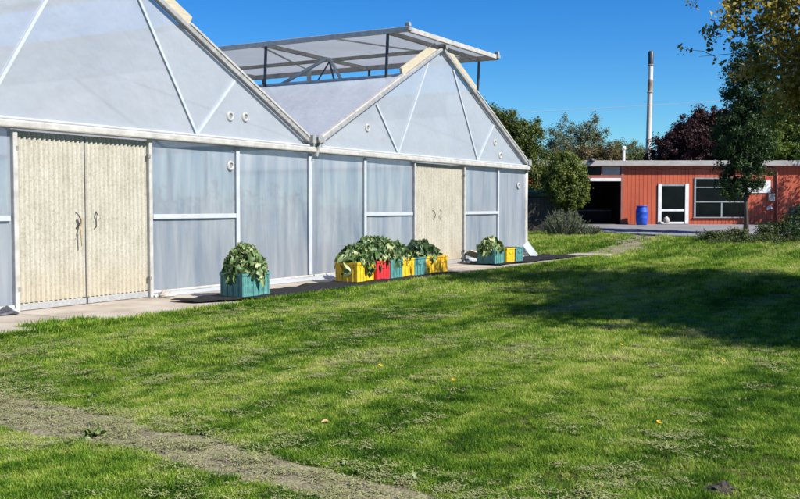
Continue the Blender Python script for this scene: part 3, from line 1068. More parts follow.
for i in range(4):
    x0 = 7.05 + i * 1.005
    w = rb("window", 'red_dull', x0, x0 + 0.07, -0.03, 0.05, 3.14, 3.57)
    rb("pane", 'glass' if i != 3 else 'fascia', x0 + 0.08, x0 + 0.98, 0.0, 0.02, 3.14, 3.57, parent=w)
# glazed door
d = rb("door", 'white_paint', 12.93, 13.11, -0.06, 0.06, BZ, 2.70, bevel=0.01)
rb("door_frame", 'white_paint', 14.29, 14.47, -0.06, 0.06, BZ, 2.70, parent=d, bevel=0.01)
rb("door_frame", 'grey_frame', 13.112, 14.288, -0.03, 0.05, 2.60, 2.695, parent=d)
rb("cross_rail", 'white_paint', 13.112, 14.288, -0.035, 0.04, 1.33, 1.44, parent=d, bevel=0.008)
rb("cross_rail", 'white_paint', 13.112, 14.288, -0.035, 0.04, BZ, BZ + 0.10, parent=d, bevel=0.008)
rb("pane", 'glass', 13.112, 14.288, 0.0, 0.015, 1.441, 2.598, parent=d)
rb("pane", 'glass', 13.112, 14.288, 0.0, 0.015, BZ + 0.101, 1.329, parent=d)
# window
w = rb("window", 'grey_frame', 14.74, 14.83, -0.04, 0.06, 1.05, 3.02, bevel=0.01)
rb("frame", 'grey_frame', 17.31, 17.4, -0.04, 0.06, 1.05, 3.02, parent=w, bevel=0.01)
rb("frame", 'grey_frame', 14.832, 17.308, -0.04, 0.06, 2.95, 3.02, parent=w)
rb("sill", 'grey_frame', 14.70, 17.44, -0.09, 0.06, 1.00, 1.048, parent=w)
for z in (2.53, 1.80):
    rb("glazing_bar", 'grey_frame', 14.832, 17.308, -0.03, 0.05, z - 0.025, z + 0.025, parent=w)
rb("glazing_bar", 'grey_frame', 16.10, 16.17, -0.028, 0.05, 1.05, 1.764, parent=w)
rb("pane", 'glass', 14.832, 17.308, 0.0, 0.015, 2.566, 2.949, parent=w)
rb("pane", 'glass', 14.832, 17.308, 0.0, 0.015, 1.836, 2.494, parent=w)
rb("pane", 'glass', 14.832, 16.099, 0.0, 0.015, 1.051, 1.763, parent=w)
rb("pane", 'glass', 16.171, 17.308, 0.0, 0.015, 1.051, 1.763, parent=w)
# downpipe and slack cable under the eaves
mb = MB()
px = 18.86 - 11.2
mb.tube([(px - 1.0, -0.06, 3.50 - BZ), (px - 0.25, -0.06, 3.50 - BZ), (px - 0.08, -0.06, 3.44 - BZ), (px, -0.06, 3.30 - BZ), (px + 0.02, -0.06, 2.2 - BZ), (px + 0.02, -0.06, 0.95 - BZ), (px - 0.05, -0.10, 0.80 - BZ)], 0.045, 8)
mb.build("downpipe", M['red_dull'], red, True)
mb = MB()
pts = []
for i in range(61):
    x = 11.3 + i * 0.12
    pts.append((x - 11.2, -0.03, 3.50 - BZ - 0.09 * abs(math.sin(i * 0.31)) ** 0.8))
mb.tube(pts, 0.012, 5)
mb.build("cable", M['dark_steel'], red, True)

def small(name, label, cat, mb, mat, loc, bevel=0.01, smooth=False):
    o = mb.build(name, M[mat], None, smooth, bevel)
    o.location = loc
    return tag(o, label, cat)


small("wall_sign", "plain white board sign on the red wall right of the window", "sign", MB().box(-0.62, 0.62, -0.03, 0.0, -0.31, 0.31), 'white_paint', (17.95, BY - 0.02, 2.56), 0.006)
small("meter_box", "small pale meter box on the red wall beside the downpipe", "meter box", MB().box(-0.15, 0.15, -0.14, 0, -0.19, 0.19).box(-0.12, 0.12, -0.15, -0.141, -0.15, 0.10), 'fascia', (18.60, BY - 0.01, 2.02))
lm = empty("wall_lamp", (18.45, BY - 0.01, 1.50))
tag(lm, "pale wall lamp under the sign on the red wall", "lamp")
MB().box(-0.06, 0.06, -0.04, 0, -0.10, 0.08).build("bracket", M['grey_frame'], lm, bevel=0.008)
MB().lathe([(0.02, 0.10), (0.07, 0.09), (0.16, 0.0), (0.17, -0.03), (0.15, -0.03)], 14, (0, -0.26, 0.0)).bar((0, -0.03, 0.03), (0, -0.26, 0.08), 0.03, 0.03).build("shade", M['white_paint'], lm, smooth=True)
# roof things
vp = empty("roof_vent", (11.55, BY + 1.5, 3.88))
tag(vp, "short white vent pipe standing on the red building roof", "vent pipe")
MB().lathe([(0.07, 0.0), (0.07, 0.62)], 12).build("pipe", M['white_paint'], vp, True)
MB().lathe([(0.0, 0.82), (0.10, 0.78), (0.11, 0.62), (0.0, 0.60)], 12).build("cowl", M['white_paint'], vp, True)
ef = empty("eave_light", (9.55, BY - 0.30, 3.84))
tag(ef, "small dark floodlight at the roof edge over the open bay", "floodlight")
MB().lathe([(0.0, 0.16), (0.10, 0.13), (0.14, 0.04), (0.13, -0.04), (0.0, -0.06)], 12).build("housing", M['dark_steel'], ef, True)
MB().box(-0.04, 0.04, 0.0, 0.2, -0.05, 0.02).build("arm", M['grey_frame'], ef)
# barrel
M['blue'] = plastic('blue_plastic', (0.012, 0.075, 0.50))
M['bluelid'] = plastic('blue_lid', (0.010, 0.06, 0.40))
ba = empty("barrel", (11.98, 48.35, float(ground_z(11.98, 48.35)) + 0.03))
tag(ba, "bright blue plastic barrel against the red wall", "barrel")
MB().lathe([(0.0, 0.0), (0.24, 0.0), (0.265, 0.04), (0.285, 0.20), (0.295, 0.31), (0.303, 0.325), (0.295, 0.345), (0.297, 0.60), (0.305, 0.615), (0.295, 0.635), (0.285, 0.78), (0.25, 0.88), (0.245, 0.90)], 28).build("body", M['blue'], ba, True)
MB().lathe([(0.245, 0.885), (0.275, 0.89), (0.28, 0.935), (0.25, 0.95), (0.235, 0.925), (0.0, 0.92)], 28).build("lid", M['bluelid'], ba, True)
for a in (0.9, 4.0):
    MB().lathe([(0.0, 0.955), (0.035, 0.955), (0.04, 0.921)], 10, (0.14 * math.cos(a), 0.14 * math.sin(a), 0)).build("bung", M['bluelid'], ba, True)
# pale sack at the foot of the glazed door
sk = MB().lathe([(0.0, 0.0), (0.15, 0.01), (0.19, 0.14), (0.18, 0.30), (0.13, 0.40), (0.06, 0.45), (0.09, 0.50), (0.0, 0.48)], 12)
sk.v = [(x * 0.75 * (1 + 0.15 * math.sin(5 * z + 3 * x)), y * 0.6, z * 0.72) for x, y, z in sk.v]
small("sack", "pale tied sack standing at the foot of the glazed door", "sack", sk, 'fascia', (13.30, BY - 0.27, BZ + 0.03), 0, True)

# chimney stack
M['stack'] = surf('stack_render', [(0.3, (0.40, 0.36, 0.30)), (0.55, (0.56, 0.54, 0.50)), (0.8, (0.66, 0.65, 0.62))], 1.2, 0.8, stretch=(1, 1, 0.3), bump=0.2)
M['rust'] = surf('rusty_steel', [(0.3, (0.22, 0.12, 0.07)), (0.7, (0.42, 0.34, 0.28))], 3, 0.8)
ch = empty("chimney_stack", (18.95, 75, 0.67))
tag(ch, "tall thin pale chimney stack with sooty top behind the red building", "chimney")
ch.rotation_euler = (0, R(0.9), 0)
MB().lathe([(0.25, 0.0), (0.22, 4.0), (0.19, 9.6)], 16).build("stack", M['stack'], ch, True)
MB().lathe([(0.19, 9.6), (0.19, 10.6)], 16).build("rusty_section", M['rust'], ch, True)
MB().lathe([(0.192, 10.6), (0.19, 11.7)], 16).build("painted_section", M['white_paint'], ch, True)
MB().lathe([(0.20, 11.7), (0.20, 12.72), (0.17, 12.75), (0.16, 12.3), (0.0, 12.3)], 16).build("sooty_top", M['dark_steel'], ch, True)
for z in (6.0, 9.58, 11.66):
    MB().lathe([(0.18, z), (0.222, z), (0.222, z + 0.08), (0.18, z + 0.08)], 16).build("collar", M['rust'], ch, True)
# overhead cable
cb = MB()
pts = []
for i in range(41):
    x = -30 + 90 * i / 40
    pts.append((x, 62, 7.45 + (x - 6.5) * 0.055 + 0.0006 * (x - 12) ** 2))
cb.tube(pts, 0.013, 5)
tag(cb.build("overhead_cable", M['fascia'], None, True), "thin pale overhead cable crossing the sky behind the chimney", "cable")

# board fence and low green roof in the gap beside the greenhouse
M['dark_wood'] = surf('dark_wood', [(0.3, (0.025, 0.020, 0.016)), (0.7, (0.06, 0.05, 0.04))], 3, 0.85, stretch=(1, 1, 0.2))
M['teal_roof'] = surf('teal_roof', [(0.3, (0.10, 0.26, 0.20)), (0.7, (0.16, 0.36, 0.28))], 3, 0.6)
fe = empty("board_fence", (3.0, 43.0, 0.4))
tag(fe, "dark board fence in the shade beyond the greenhouse corner", "fence")
bm_ = MB().box(0, 0.15, 0, 0.022, 0, 1.55).mesh("board", M['dark_wood'])
for i in range(26):
    link_child("board", bm_, fe, Matrix.Translation((0.2 + i * 0.165, random.uniform(-0.004, 0.004), random.uniform(-0.02, 0.02))))
for z in (0.3, 1.2):
    MB().box(0.2, 4.5, 0.024, 0.07, z, z + 0.08).build("rail", M['dark_wood'], fe)
sh = empty("lean_to", (3.2, 44.2, 0.45))
tag(sh, "low lean-to with teal roof behind the dark fence", "shed")
mb = MB()
for i in range(60):
    pass
mb.bar((0, 0.0, 1.70), (3.6, 0.0, 1.70), 1.2, 0.06, up=(0, 0.2, 1))
mb.build("roof", M['teal_roof'], sh)
for x in (0.1, 3.5):
    MB().box(x - 0.05, x + 0.05, -0.4, -0.3, -0.1, 1.6).build("post", M['dark_wood'], sh)
MB().box(0.0, 3.6, 0.45, 0.5, -0.1, 1.6).build("wall", M['dark_wood'], sh)

# ------------------------------------------------------------------ trees and shrubs
def bark(name, a, b):
    return surf(name, [(0.3, a), (0.7, b)], 5, 0.9, bump=0.6, bscale=25, stretch=(1, 1, 0.3))


M['weed'] = surf('weed_leaf', [(0.3, (0.07, 0.12, 0.02)), (0.7, (0.15, 0.21, 0.045))], 12, 0.5)
M['bark'] = bark('bark_brown', (0.05, 0.038, 0.028), (0.12, 0.095, 0.07))
M['bark_grey'] = bark('bark_grey', (0.12, 0.10, 0.085), (0.24, 0.21, 0.18))
M['lf_olive'] = leaf_mat('leaf_olive', [(0.0, (0.035, 0.055, 0.010)), (0.5, (0.085, 0.115, 0.018)), (1.0, (0.17, 0.19, 0.035))])
M['lf_round'] = leaf_mat('leaf_round', [(0.0, (0.050, 0.080, 0.012)), (0.5, (0.115, 0.155, 0.024)), (1.0, (0.22, 0.26, 0.05))])
M['lf_dark'] = leaf_mat('leaf_dark', [(0.0, (0.018, 0.040, 0.012)), (0.5, (0.035, 0.075, 0.020)), (1.0, (0.08, 0.13, 0.03))])
M['lf_plum'] = leaf_mat('leaf_plum', [(0.0, (0.020, 0.008, 0.009)), (0.5, (0.045, 0.016, 0.016)), (1.0, (0.085, 0.035, 0.03))], transl=0.25)
M['lf_lime'] = leaf_mat('leaf_lime', [(0.0, (0.05, 0.09, 0.012)), (0.5, (0.11, 0.17, 0.022)), (1.0, (0.20, 0.26, 0.04))])
M['lf_yellow'] = leaf_mat('leaf_yellow', [(0.0, (0.06, 0.07, 0.012)), (0.45, (0.17, 0.16, 0.025)), (0.75, (0.36, 0.28, 0.045)), (1.0, (0.52, 0.42, 0.12))], transl=0.6)
M['lf_grey'] = leaf_mat('leaf_grey', [(0.0, (0.12, 0.15, 0.085)), (0.5, (0.22, 0.25, 0.15)), (1.0, (0.34, 0.37, 0.24))])
M['lf_far'] = leaf_mat('leaf_far', [(0.0, (0.08, 0.10, 0.05)), (0.5, (0.15, 0.175, 0.085)), (1.0, (0.24, 0.25, 0.14))])
M['lf_brown'] = leaf_mat('leaf_brown', [(0.0, (0.09, 0.07, 0.03)), (0.5, (0.16, 0.12, 0.05)), (1.0, (0.26, 0.20, 0.08))])
M['lf_bed'] = leaf_mat('leaf_bed', [(0.0, (0.035, 0.055, 0.015)), (0.5, (0.075, 0.11, 0.025)), (0.85, (0.13, 0.16, 0.05)), (1.0, (0.20, 0.12, 0.07))])


def leaves(centres, radii, per, size, rng, flat=0.0, aspect=0.55, up=0.25, out=None, tint0=0.5, tvar=0.25):
    """leaf quads (each folded along its midrib: two triangles pairs) scattered in small clumps"""
    C = np.repeat(centres, per, axis=0)
    Rr = np.repeat(radii, per)
    N = len(C)
    d = rng.normal(size=(N, 3)); d /= np.linalg.norm(d, axis=1)[:, None]
    q = rng.random(N) ** 0.5
    P = C + d * (q * Rr)[:, None] * np.array([1, 1, 1 - flat])
    nrm = d * 0.7 + rng.normal(size=(N, 3)) * 0.6 + np.array([0, 0, up])
    if out is not None:
        nrm += np.repeat(out, per, axis=0) * 0.5
    nrm /= np.linalg.norm(nrm, axis=1)[:, None]
    a = np.cross(nrm, rng.normal(size=(N, 3))); a /= np.linalg.norm(a, axis=1)[:, None] + 1e-9
    b = np.cross(nrm, a)
    L = size * rng.uniform(0.6, 1.3, N); W = L * aspect * rng.uniform(0.7, 1.2, N)
    tip = P + a * L[:, None] * 0.5 - nrm * (L * 0.10)[:, None]
    base = P - a * L[:, None] * 0.5 - nrm * (L * 0.05)[:, None]
    l = P + b * W[:, None] * 0.5 + nrm * (L * 0.08)[:, None]
    r = P - b * W[:, None] * 0.5 + nrm * (L * 0.08)[:, None]
    V = np.stack([base, l, tip, r], 1).reshape(-1, 3)
    i = np.arange(N) * 4
    F = np.concatenate([np.stack([i, i + 2, i + 1], 1), np.stack([i, i + 3, i + 2], 1)])
    ct = np.repeat(np.clip(rng.normal(tint0, tvar * 0.7, len(centres)), 0, 1), per)
    T = np.clip(ct + rng.normal(0, tvar * 0.6, N), 0, 1)
    return V, F, np.concatenate([T, T])


def tree(name, label, cat, loc, blobs, n_clump, clump_r, per, size, leafmat, barkmat, trunk_r=0.12, trunk_top=None, seed=0,
         hollow=0.45, limbs=26, aspect=0.55, up=0.25, twigs=None, group=None, flat=0.0, tint0=0.5, stem_n=1, more=None, wexp=0.8):
    """blobs: (x, y, z, rx, ry, rz) relative to the tree's foot"""
    rng = np.random.default_rng(seed)
    o = empty(name, loc)
    tag(o, label, cat, group)
    B = np.array(blobs, dtype=float)
    vol = B[:, 3] * B[:, 4] * B[:, 5]
    w = vol ** wexp; w /= w.sum()
    k = rng.choice(len(B), n_clump, p=w)
    d = rng.normal(size=(n_clump, 3)); d /= np.linalg.norm(d, axis=1)[:, None]
    q = hollow + (1 - hollow) * rng.random(n_clump) ** 0.6
    # uneven outline
    q *= 1 + 0.26 * np.sin(d[:, 0] * 7 + k) * np.cos(d[:, 2] * 6 + 2 * k) + rng.normal(0, 0.06, n_clump)
    C = B[k, :3] + d * q[:, None] * B[k, 3:]
    C[:, 2] = np.maximum(C[:, 2], 0.08)
    rad = clump_r * rng.uniform(0.55, 1.35, n_clump)
    V, F, T = leaves(C, rad, per, size, rng, aspect=aspect, up=up, out=d, flat=flat, tint0=tint0)
    if more:
        Vm, Fm, Tm = leaves(np.array([tuple(p) for p in more]), np.full(len(more), 0.13), 5, size * 0.9, rng, aspect=aspect, tint0=0.3)
        F = np.concatenate([F, Fm + len(V)]); V = np.concatenate([V, Vm]); T = np.concatenate([T, Tm])
    cr = bpy.data.objects.new("crown", np_mesh("crown", V, F, leafmat, T))
    col.objects.link(cr); cr.parent = o
    # trunk and limbs
    top = Vector(trunk_top) if trunk_top else Vector((float(B[:, 0].mean()), float(B[:, 1].mean()), float(B[:, 2].max() + 0.2 * B[:, 5].max())))
    rr = random.Random(seed)
    mb = MB()
    for st in range(stem_n):
        f = Vector((rr.uniform(-0.1, 0.1) * (st > 0), rr.uniform(-0.1, 0.1) * (st > 0), -0.15))
        tp = top + Vector((rr.uniform(-0.6, 0.6), rr.uniform(-0.6, 0.6), 0)) * (st > 0) * 2
        pts = []; rads = []
        for i in range(9):
            u = i / 8
            p = f.lerp(tp, u) + Vector((math.sin(u * 4 + seed) * 0.05 * top.z * u * (1 - u), math.cos(u * 3 + seed) * 0.05 * top.z * u * (1 - u), 0))
            pts.append(p); rads.append(trunk_r * (1.25 if i == 0 else 1) * (1 - 0.86 * u))
        mb.tube(pts, rads, 9)
    tk = mb.build("trunk", barkmat, o, True)
    ids = rng.choice(n_clump, min(limbs, n_clump), replace=False)
    mb = MB()
    for j in ids:
        c = Vector(C[j])
        u = min(0.92, max(0.22, (c.z / max(top.z, 0.1)) * 0.72))
        f = Vector((0, 0, -0.15)).lerp(top, u)
        m_ = f.lerp(c, 0.5) + Vector((rr.uniform(-0.1, 0.1), rr.uniform(-0.1, 0.1), 0.12)) * (c - f).length
        r0 = trunk_r * (1 - 0.85 * u) * 0.6
        pts = [f, f.lerp(m_, 0.55), m_, m_.lerp(c, 0.55) + Vector((0, 0, 0.03)), c]
        mb.tube(pts, [r0, r0 * 0.75, r0 * 0.5, r0 * 0.32, r0 * 0.12], 5, cap=False)
    if twigs:
        for pts, r0 in twigs:
            mb.tube(pts, [r0 * (1 - 0.85 * i / (len(pts) - 1)) for i in range(len(pts))], 5)
    mb.build("limbs", barkmat, tk, True)["kind"] = "stuff"
    return o


# crop rows inside, seen dimly through the film
M['crop'] = leaf_mat('crop_leaf', [(0.0, (0.04, 0.08, 0.02)), (0.5, (0.08, 0.14, 0.04)), (1.0, (0.15, 0.22, 0.07))])
def crop_row(s0, s1, t, h, label, seed):
    rng = np.random.default_rng(seed)
    o = empty("crop_row", g_world((s0 + s1) / 2, t, 0.04), GA)
    tag(o, label, "crop", "crop rows inside the greenhouse")
    n = int((s1 - s0) / 0.45)
    Cs = []
    st = MB()
    for i in range(n):
        s = (i + 0.5) / n * (s1 - s0) - (s1 - s0) / 2 + rng.normal(0, 0.04)
        hh = h * rng.uniform(0.75, 1.05)
        st.tube([(s, 0, 0), (s + 0.02, 0.01, hh * 0.5), (s, 0, hh)], [0.014, 0.012, 0.006], 5)
        for k in range(11):
            Cs.append((s + rng.normal(0, 0.10), rng.normal(0, 0.12), hh * (k + 0.8) / 11.5))
    V, F, T = leaves(np.array(Cs), np.full(len(Cs), 0.17), 9, 0.15, rng, aspect=0.5)
    cr = bpy.data.objects.new("foliage", np_mesh("foliage", V, F, M['crop'], T))
    col.objects.link(cr); cr.parent = o
    st.build("stems", M['weed'], o, True)["kind"] = "stuff"

for i, (a_, b_, t_, h_, lab) in enumerate(((-4.6, -0.3, 1.1, 1.9, "tall crop row behind the film between the near doors and the valley"), (0.2, 4.2, 1.2, 2.0, "tall crop row behind the film left of the far doors"),
                                          (7.2, 11.2, 1.1, 1.8, "crop row behind the film at the far corner"), (-11.2, -7.7, 1.1, 1.9, "crop row behind the film at the left edge"),
                                          (-4.6, 4.2, 3.0, 2.1, "second crop row deeper inside the greenhouse"))):
    crop_row(a_, b_, t_, h_, lab, 200 + i)

gz = lambda x, y: float(ground_z(x, y))

# the big evergreen and the smaller round one beyond the greenhouse corner
tree("evergreen_tree", "tall bushy dark evergreen behind the far greenhouse corner", "tree", (4.5, 46.2, gz(4.5, 46.2)),
     [(0, 0, 2.9, 2.3, 1.9, 2.5), (0.5, 0, 3.9, 1.6, 1.5, 1.6), (-1.2, 0.2, 4.4, 1.2, 1.2, 1.3), (1.2, -0.2, 2.1, 1.5, 1.4, 1.6), (-0.6, 0, 5.0, 0.9, 0.9, 0.9)],
     900, 0.32, 70, 0.12, M['lf_olive'], M['bark'], 0.16, seed=3, hollow=0.55, limbs=30)
tree("round_tree", "rounded olive green small tree in front of the open bay", "tree", (7.25, 43.2, gz(7.25, 43.2)),
     [(0.05, 0, 2.15, 0.98, 0.95, 1.15), (-0.1, 0, 2.75, 0.75, 0.75, 0.75), (0.2, -0.1, 1.6, 0.85, 0.8, 0.6)],
     460, 0.21, 70, 0.09, M['lf_round'], M['bark'], 0.08, seed=5, hollow=0.6, limbs=24)
# grey shrub like rosemary
def spiky_shrub(name, label, loc, rx, ry, h, n, mat, seed):
    rng = np.random.default_rng(seed)
    o = empty(name, loc)
    tag(o, label, "shrub")
    Vs = []; Fs = []; Ts = []; nb = 0
    mb = MB()
    for i in range(n):
        a = rng.uniform(0, 2 * math.pi); q = math.sqrt(rng.random())
        bx, by = 0.5 * rx * q * math.cos(a), 0.5 * ry * q * math.sin(a)
        tip = np.array([rx * q * math.cos(a) * rng.uniform(0.8, 1.1), ry * q * math.sin(a), h * (1 - 0.55 * q * q) * rng.uniform(0.7, 1.08)])
        base = np.array([bx, by, 0.0])
        ts = np.linspace(0.15, 1, 34)
        pts = base + (tip - base) * ts[:, None]
        pts[:, 2] += 0.05 * np.sin(ts * 3)
        V, F, T = leaves(pts, np.full(len(pts), 0.025), 3, 0.055, rng, aspect=0.22, up=0.5, tint0=0.45)
        Vs.append(V); Fs.append(F + nb); Ts.append(T); nb += len(V)
        if i % 3 == 0:
            mb.tube([tuple(base), tuple((base + tip) / 2 + np.array([0, 0, 0.03])), tuple(tip)], [0.012, 0.008, 0.003], 5, cap=False)
    cr = bpy.data.objects.new("crown", np_mesh("crown", np.concatenate(Vs), np.concatenate(Fs), mat, np.concatenate(Ts)))
    col.objects.link(cr); cr.parent = o
    mb.build("stems", M['bark'], o, True)["kind"] = "stuff"


spiky_shrub("rosemary_shrub", "grey green upright shrub on the lawn edge below the round tree", (6.75, 40.4, gz(6.75, 40.4) - 0.03), 1.15, 0.7, 1.15, 190, M['lf_grey'], 4)
spiky_shrub("low_shrub", "low grey shrub trailing toward the yard beside the taller grey shrub", (7.75, 40.5, gz(7.75, 40.5) - 0.03), 0.75, 0.5, 0.5, 70, M['lf_grey'], 8)

# slender dark tree on the planting bed
tree("slender_tree", "slender dark green tree with bare trunk before the red building", "tree", (14.55, 41.0, gz(14.55, 41.0)),
     [(-0.15, 0, 2.7, 1.0, 0.9, 0.9), (-0.2, 0, 4.2, 1.35, 1.1, 1.5), (0.05, 0, 5.8, 1.15, 1.0, 1.5), (0.1, 0, 7.2, 0.8, 0.8, 1.1), (-0.5, 0, 2.0, 0.7, 0.6, 0.6)],
     620, 0.25, 55, 0.11, M['lf_dark'], M['bark'], 0.105, seed=9, hollow=0.3, limbs=40, up=-0.1)
# behind the roof
tree("plum_tree", "dark burgundy leaved tree behind the red building roof", "tree", (18.3, 62, 0.67),
     [(0.3, 0, 4.6, 2.5, 2.2, 2.0), (-1.1, 0, 4.2, 1.6, 1.5, 1.2), (1.9, 0, 5.4, 2.0, 1.8, 1.9), (0.6, 0, 5.6, 1.4, 1.4, 1.2)],
     800, 0.36, 70, 0.15, M['lf_plum'], M['bark'], 0.2, seed=12, hollow=0.4)
tree("lime_tree", "bright green leafy tree behind the right end of red building", "tree", (24.0, 60, 0.67),
     [(0, 0, 5.0, 3.2, 2.6, 3.2), (-1.8, 0, 4.4, 1.8, 1.6, 2.0), (1.8, 0, 6.4, 2.2, 2.2, 2.6)],
     950, 0.40, 70, 0.17, M['lf_lime'], M['bark'], 0.22, seed=15, hollow=0.45)
tree("bare_tree", "tall thin leaved grey tree far behind the roof, left of the chimney", "tree", (16.0, 92, 0.67),
     [(-0.8, 0, 5.9, 2.2, 1.8, 3.0), (1.9, 0, 6.3, 1.7, 1.6, 3.2), (3.0, 0, 4.6, 2.0, 1.5, 2.0)],
     560, 0.44, 56, 0.16, M['lf_far'], M['bark_grey'], 0.2, seed=18, hollow=0.3, limbs=110)
tree("bare_tree", "thin leaved grey tree just left of the chimney foot", "tree", (22.2, 95, 0.67),
     [(0, 0, 5.2, 1.8, 1.6, 2.4), (1.0, 0, 4.6, 1.4, 1.4, 2.0)],
     340, 0.44, 56, 0.16, M['lf_far'], M['bark_grey'], 0.18, seed=19, hollow=0.3, limbs=80)
tree("brown_tree", "brownish green bushy tree behind the roof of the open bay", "tree", (15.6, 80, 0.67),
     [(0, 0, 3.8, 1.9, 1.4, 2.3), (1.5, 0, 4.2, 1.4, 1.2, 2.1), (-2.0, 0, 3.6, 1.5, 1.2, 2.0)],
     480, 0.34, 60, 0.14, M['lf_brown'], M['bark'], 0.15, seed=21, hollow=0.4)
tree("dark_tree", "small dark green tree among the brown ones behind the roof", "tree", (18.3, 82, 0.67),
     [(0, 0, 4.2, 1.4, 1.2, 2.3), (1.8, 0, 3.6, 1.5, 1.2, 1.9)],
     300, 0.32, 44, 0.13, M['lf_olive'], M['bark'], 0.15, seed=22, hollow=0.4)
tree("hedge_tree", "dark hedge tree filling the gap behind the evergreen", "tree", (8.8, 66, 0.67),
     [(0, 0, 2.6, 2.4, 1.6, 2.4), (2.3, 0, 2.4, 1.8, 1.5, 2.2), (-2.4, 0, 3.4, 2.4, 1.6, 3.0)],
     600, 0.36, 60, 0.15, M['lf_olive'], M['bark'], 0.15, seed=23, hollow=0.5)

# the yellowing tree that overhangs from the right, and its neighbours that shade the lawn
TX, TY = 11.1, 17.2
tw = []
TWL = []
rr = random.Random(5)
for (px_, pz_, dep) in ((5.25, 5.45, 18.0), (5.6, 4.35, 18.4), (5.9, 4.05, 17.6), (6.1, 5.3, 17.2), (5.9, 4.85, 19.0)):
    e = Vector((px_ - TX, dep - TY, pz_))
    f = Vector((-0.6, 0, 3.6))
    m_ = f.lerp(e, 0.55) + Vector((0, 0, 0.15 + 0.45 * rr.random()))
    tw.append(([f, f.lerp(m_, 0.6) + Vector((0, 0.1, 0.12)), m_, m_.lerp(e, 0.35) + Vector((0.0, 0.05, 0.06)), m_.lerp(e, 0.7) + Vector((0.04, -0.05, 0.05)), e], 0.022))
    for k in range(10):
        u = rr.uniform(0.45, 0.95)
        p = f.lerp(m_, u * 2) if u < 0.5 else m_.lerp(e, (u - 0.5) * 2)
        q = p + Vector((rr.uniform(-0.6, 0.05), rr.uniform(-0.4, 0.4), rr.uniform(-0.30, 0.25)))
        tw.append(([p, p.lerp(q, 0.35) + Vector((0, 0, 0.05)), p.lerp(q, 0.7) + Vector((0, 0.03, 0.03)), q], 0.008))
        TWL += [p.lerp(q, 0.75), q]
tree("overhanging_tree", "yellowing broadleaf tree overhanging from the right edge", "tree", (TX, TY, gz(TX, TY)),
     [(1.2, 0.3, 6.3, 4.0, 4.4, 2.3), (-3.3, 1.0, 5.5, 1.8, 1.9, 1.4), (-3.0, -0.2, 4.5, 1.5, 1.6, 1.1), (-3.1, 1.8, 4.0, 1.1, 1.3, 0.9), (-3.2, 0.5, 3.6, 0.8, 1.0, 0.6), (2.0, -1.5, 5.5, 3.0, 3.0, 2.0), (-0.8, 0, 5.0, 2.0, 2.2, 1.5)],
     1350, 0.34, 52, 0.115, M['lf_yellow'], M['bark_grey'], 0.20, seed=31, hollow=0.25, limbs=90, aspect=0.7, twigs=tw, tint0=0.6, more=TWL, wexp=0.55)
tree("shade_tree", "leafy tree standing off to the right that shades the near lawn", "tree", (10.6, 10.6, gz(10.6, 10.6)),
     [(0, 0, 5.2, 3.6, 3.4, 2.2), (1.2, -0.6, 6.2, 2.6, 2.6, 1.8), (-1.0, 1.2, 4.8, 2.4, 2.2, 1.6), (0.5, 2.6, 5.3, 3.0, 2.6, 2.0), (1.6, 4.2, 5.6, 2.6, 2.4, 1.9)],
     1900, 0.45, 70, 0.14, M['lf_lime'], M['bark_grey'], 0.2, seed=33, hollow=0.2, limbs=40)
tree("wall_side_tree", "small twiggy tree against the right end of the red wall", "tree", (21.6, 46.9, gz(21.6, 46.9)),
     [(0, 0, 3.4, 1.5, 1.1, 1.5), (0.6, 0, 4.4, 1.2, 1.0, 1.2)],
     120, 0.30, 26, 0.12, M['lf_dark'], M['bark'], 0.08, seed=36, hollow=0.2, limbs=60)

# planting bed at the yard edge
M['bed_soil'] = surf('bed_soil', [(0.3, (0.03, 0.025, 0.02)), (0.7, (0.07, 0.055, 0.04))], 14, 0.95, bump=0.6)
rng = np.random.default_rng(50)
N = 900
bx = rng.uniform(11.3, 24, N); by = 36.6 + rng.normal(0, 0.75, N) + 0.10 * (bx - 12)
by = np.clip(by, 35.2, 39.5)
bh = rng.uniform(0.05, 0.30, N) * np.clip((bx - 11) / 1.5, 0.3, 1)
C = np.stack([bx, by, ground_z(bx, by) + bh * 0.8], 1)
V, F, T = leaves(C, np.full(N, 0.13), 26, 0.075, rng, aspect=0.6, up=0.5)
bed = bpy.data.objects.new("bed_plants", np_mesh("bed_plants", V, F, M['lf_bed'], T))
col.objects.link(bed)
tag(bed, "low tangled ground cover along the yard edge", "ground cover", kind='stuff')
for i, (x, y, h, lab) in enumerate(((14.1, 37.4, 0.65, "knee high plant just right of the slender tree trunk"), (14.8, 37.6, 0.9, "bushy dark plant in the bed below the wall lamp"),
                              (12.75, 37.2, 0.50, "small plant left of the slender tree trunk"), (15.75, 38.2, 1.5, "tall twiggy dark shrub at the right edge of the bed"),
                              (11.8, 36.9, 0.40, "low plant at the left tip of the bed"), (15.1, 36.6, 0.7, "low leafy plant at the right edge, lawn side of the bed"))):
    tree("bed_shrub", lab, "shrub", (x, y, gz(x, y)), [(0, 0, h * 0.55, 0.45 + h * 0.2, 0.4, h * 0.45)], int(40 + 40 * h), 0.14, 26, 0.075, M['lf_dark'] if i % 2 else M['lf_bed'], M['bark'], 0.02,
         seed=60 + i, hollow=0.1, limbs=26, group="shrubs in the planting bed")

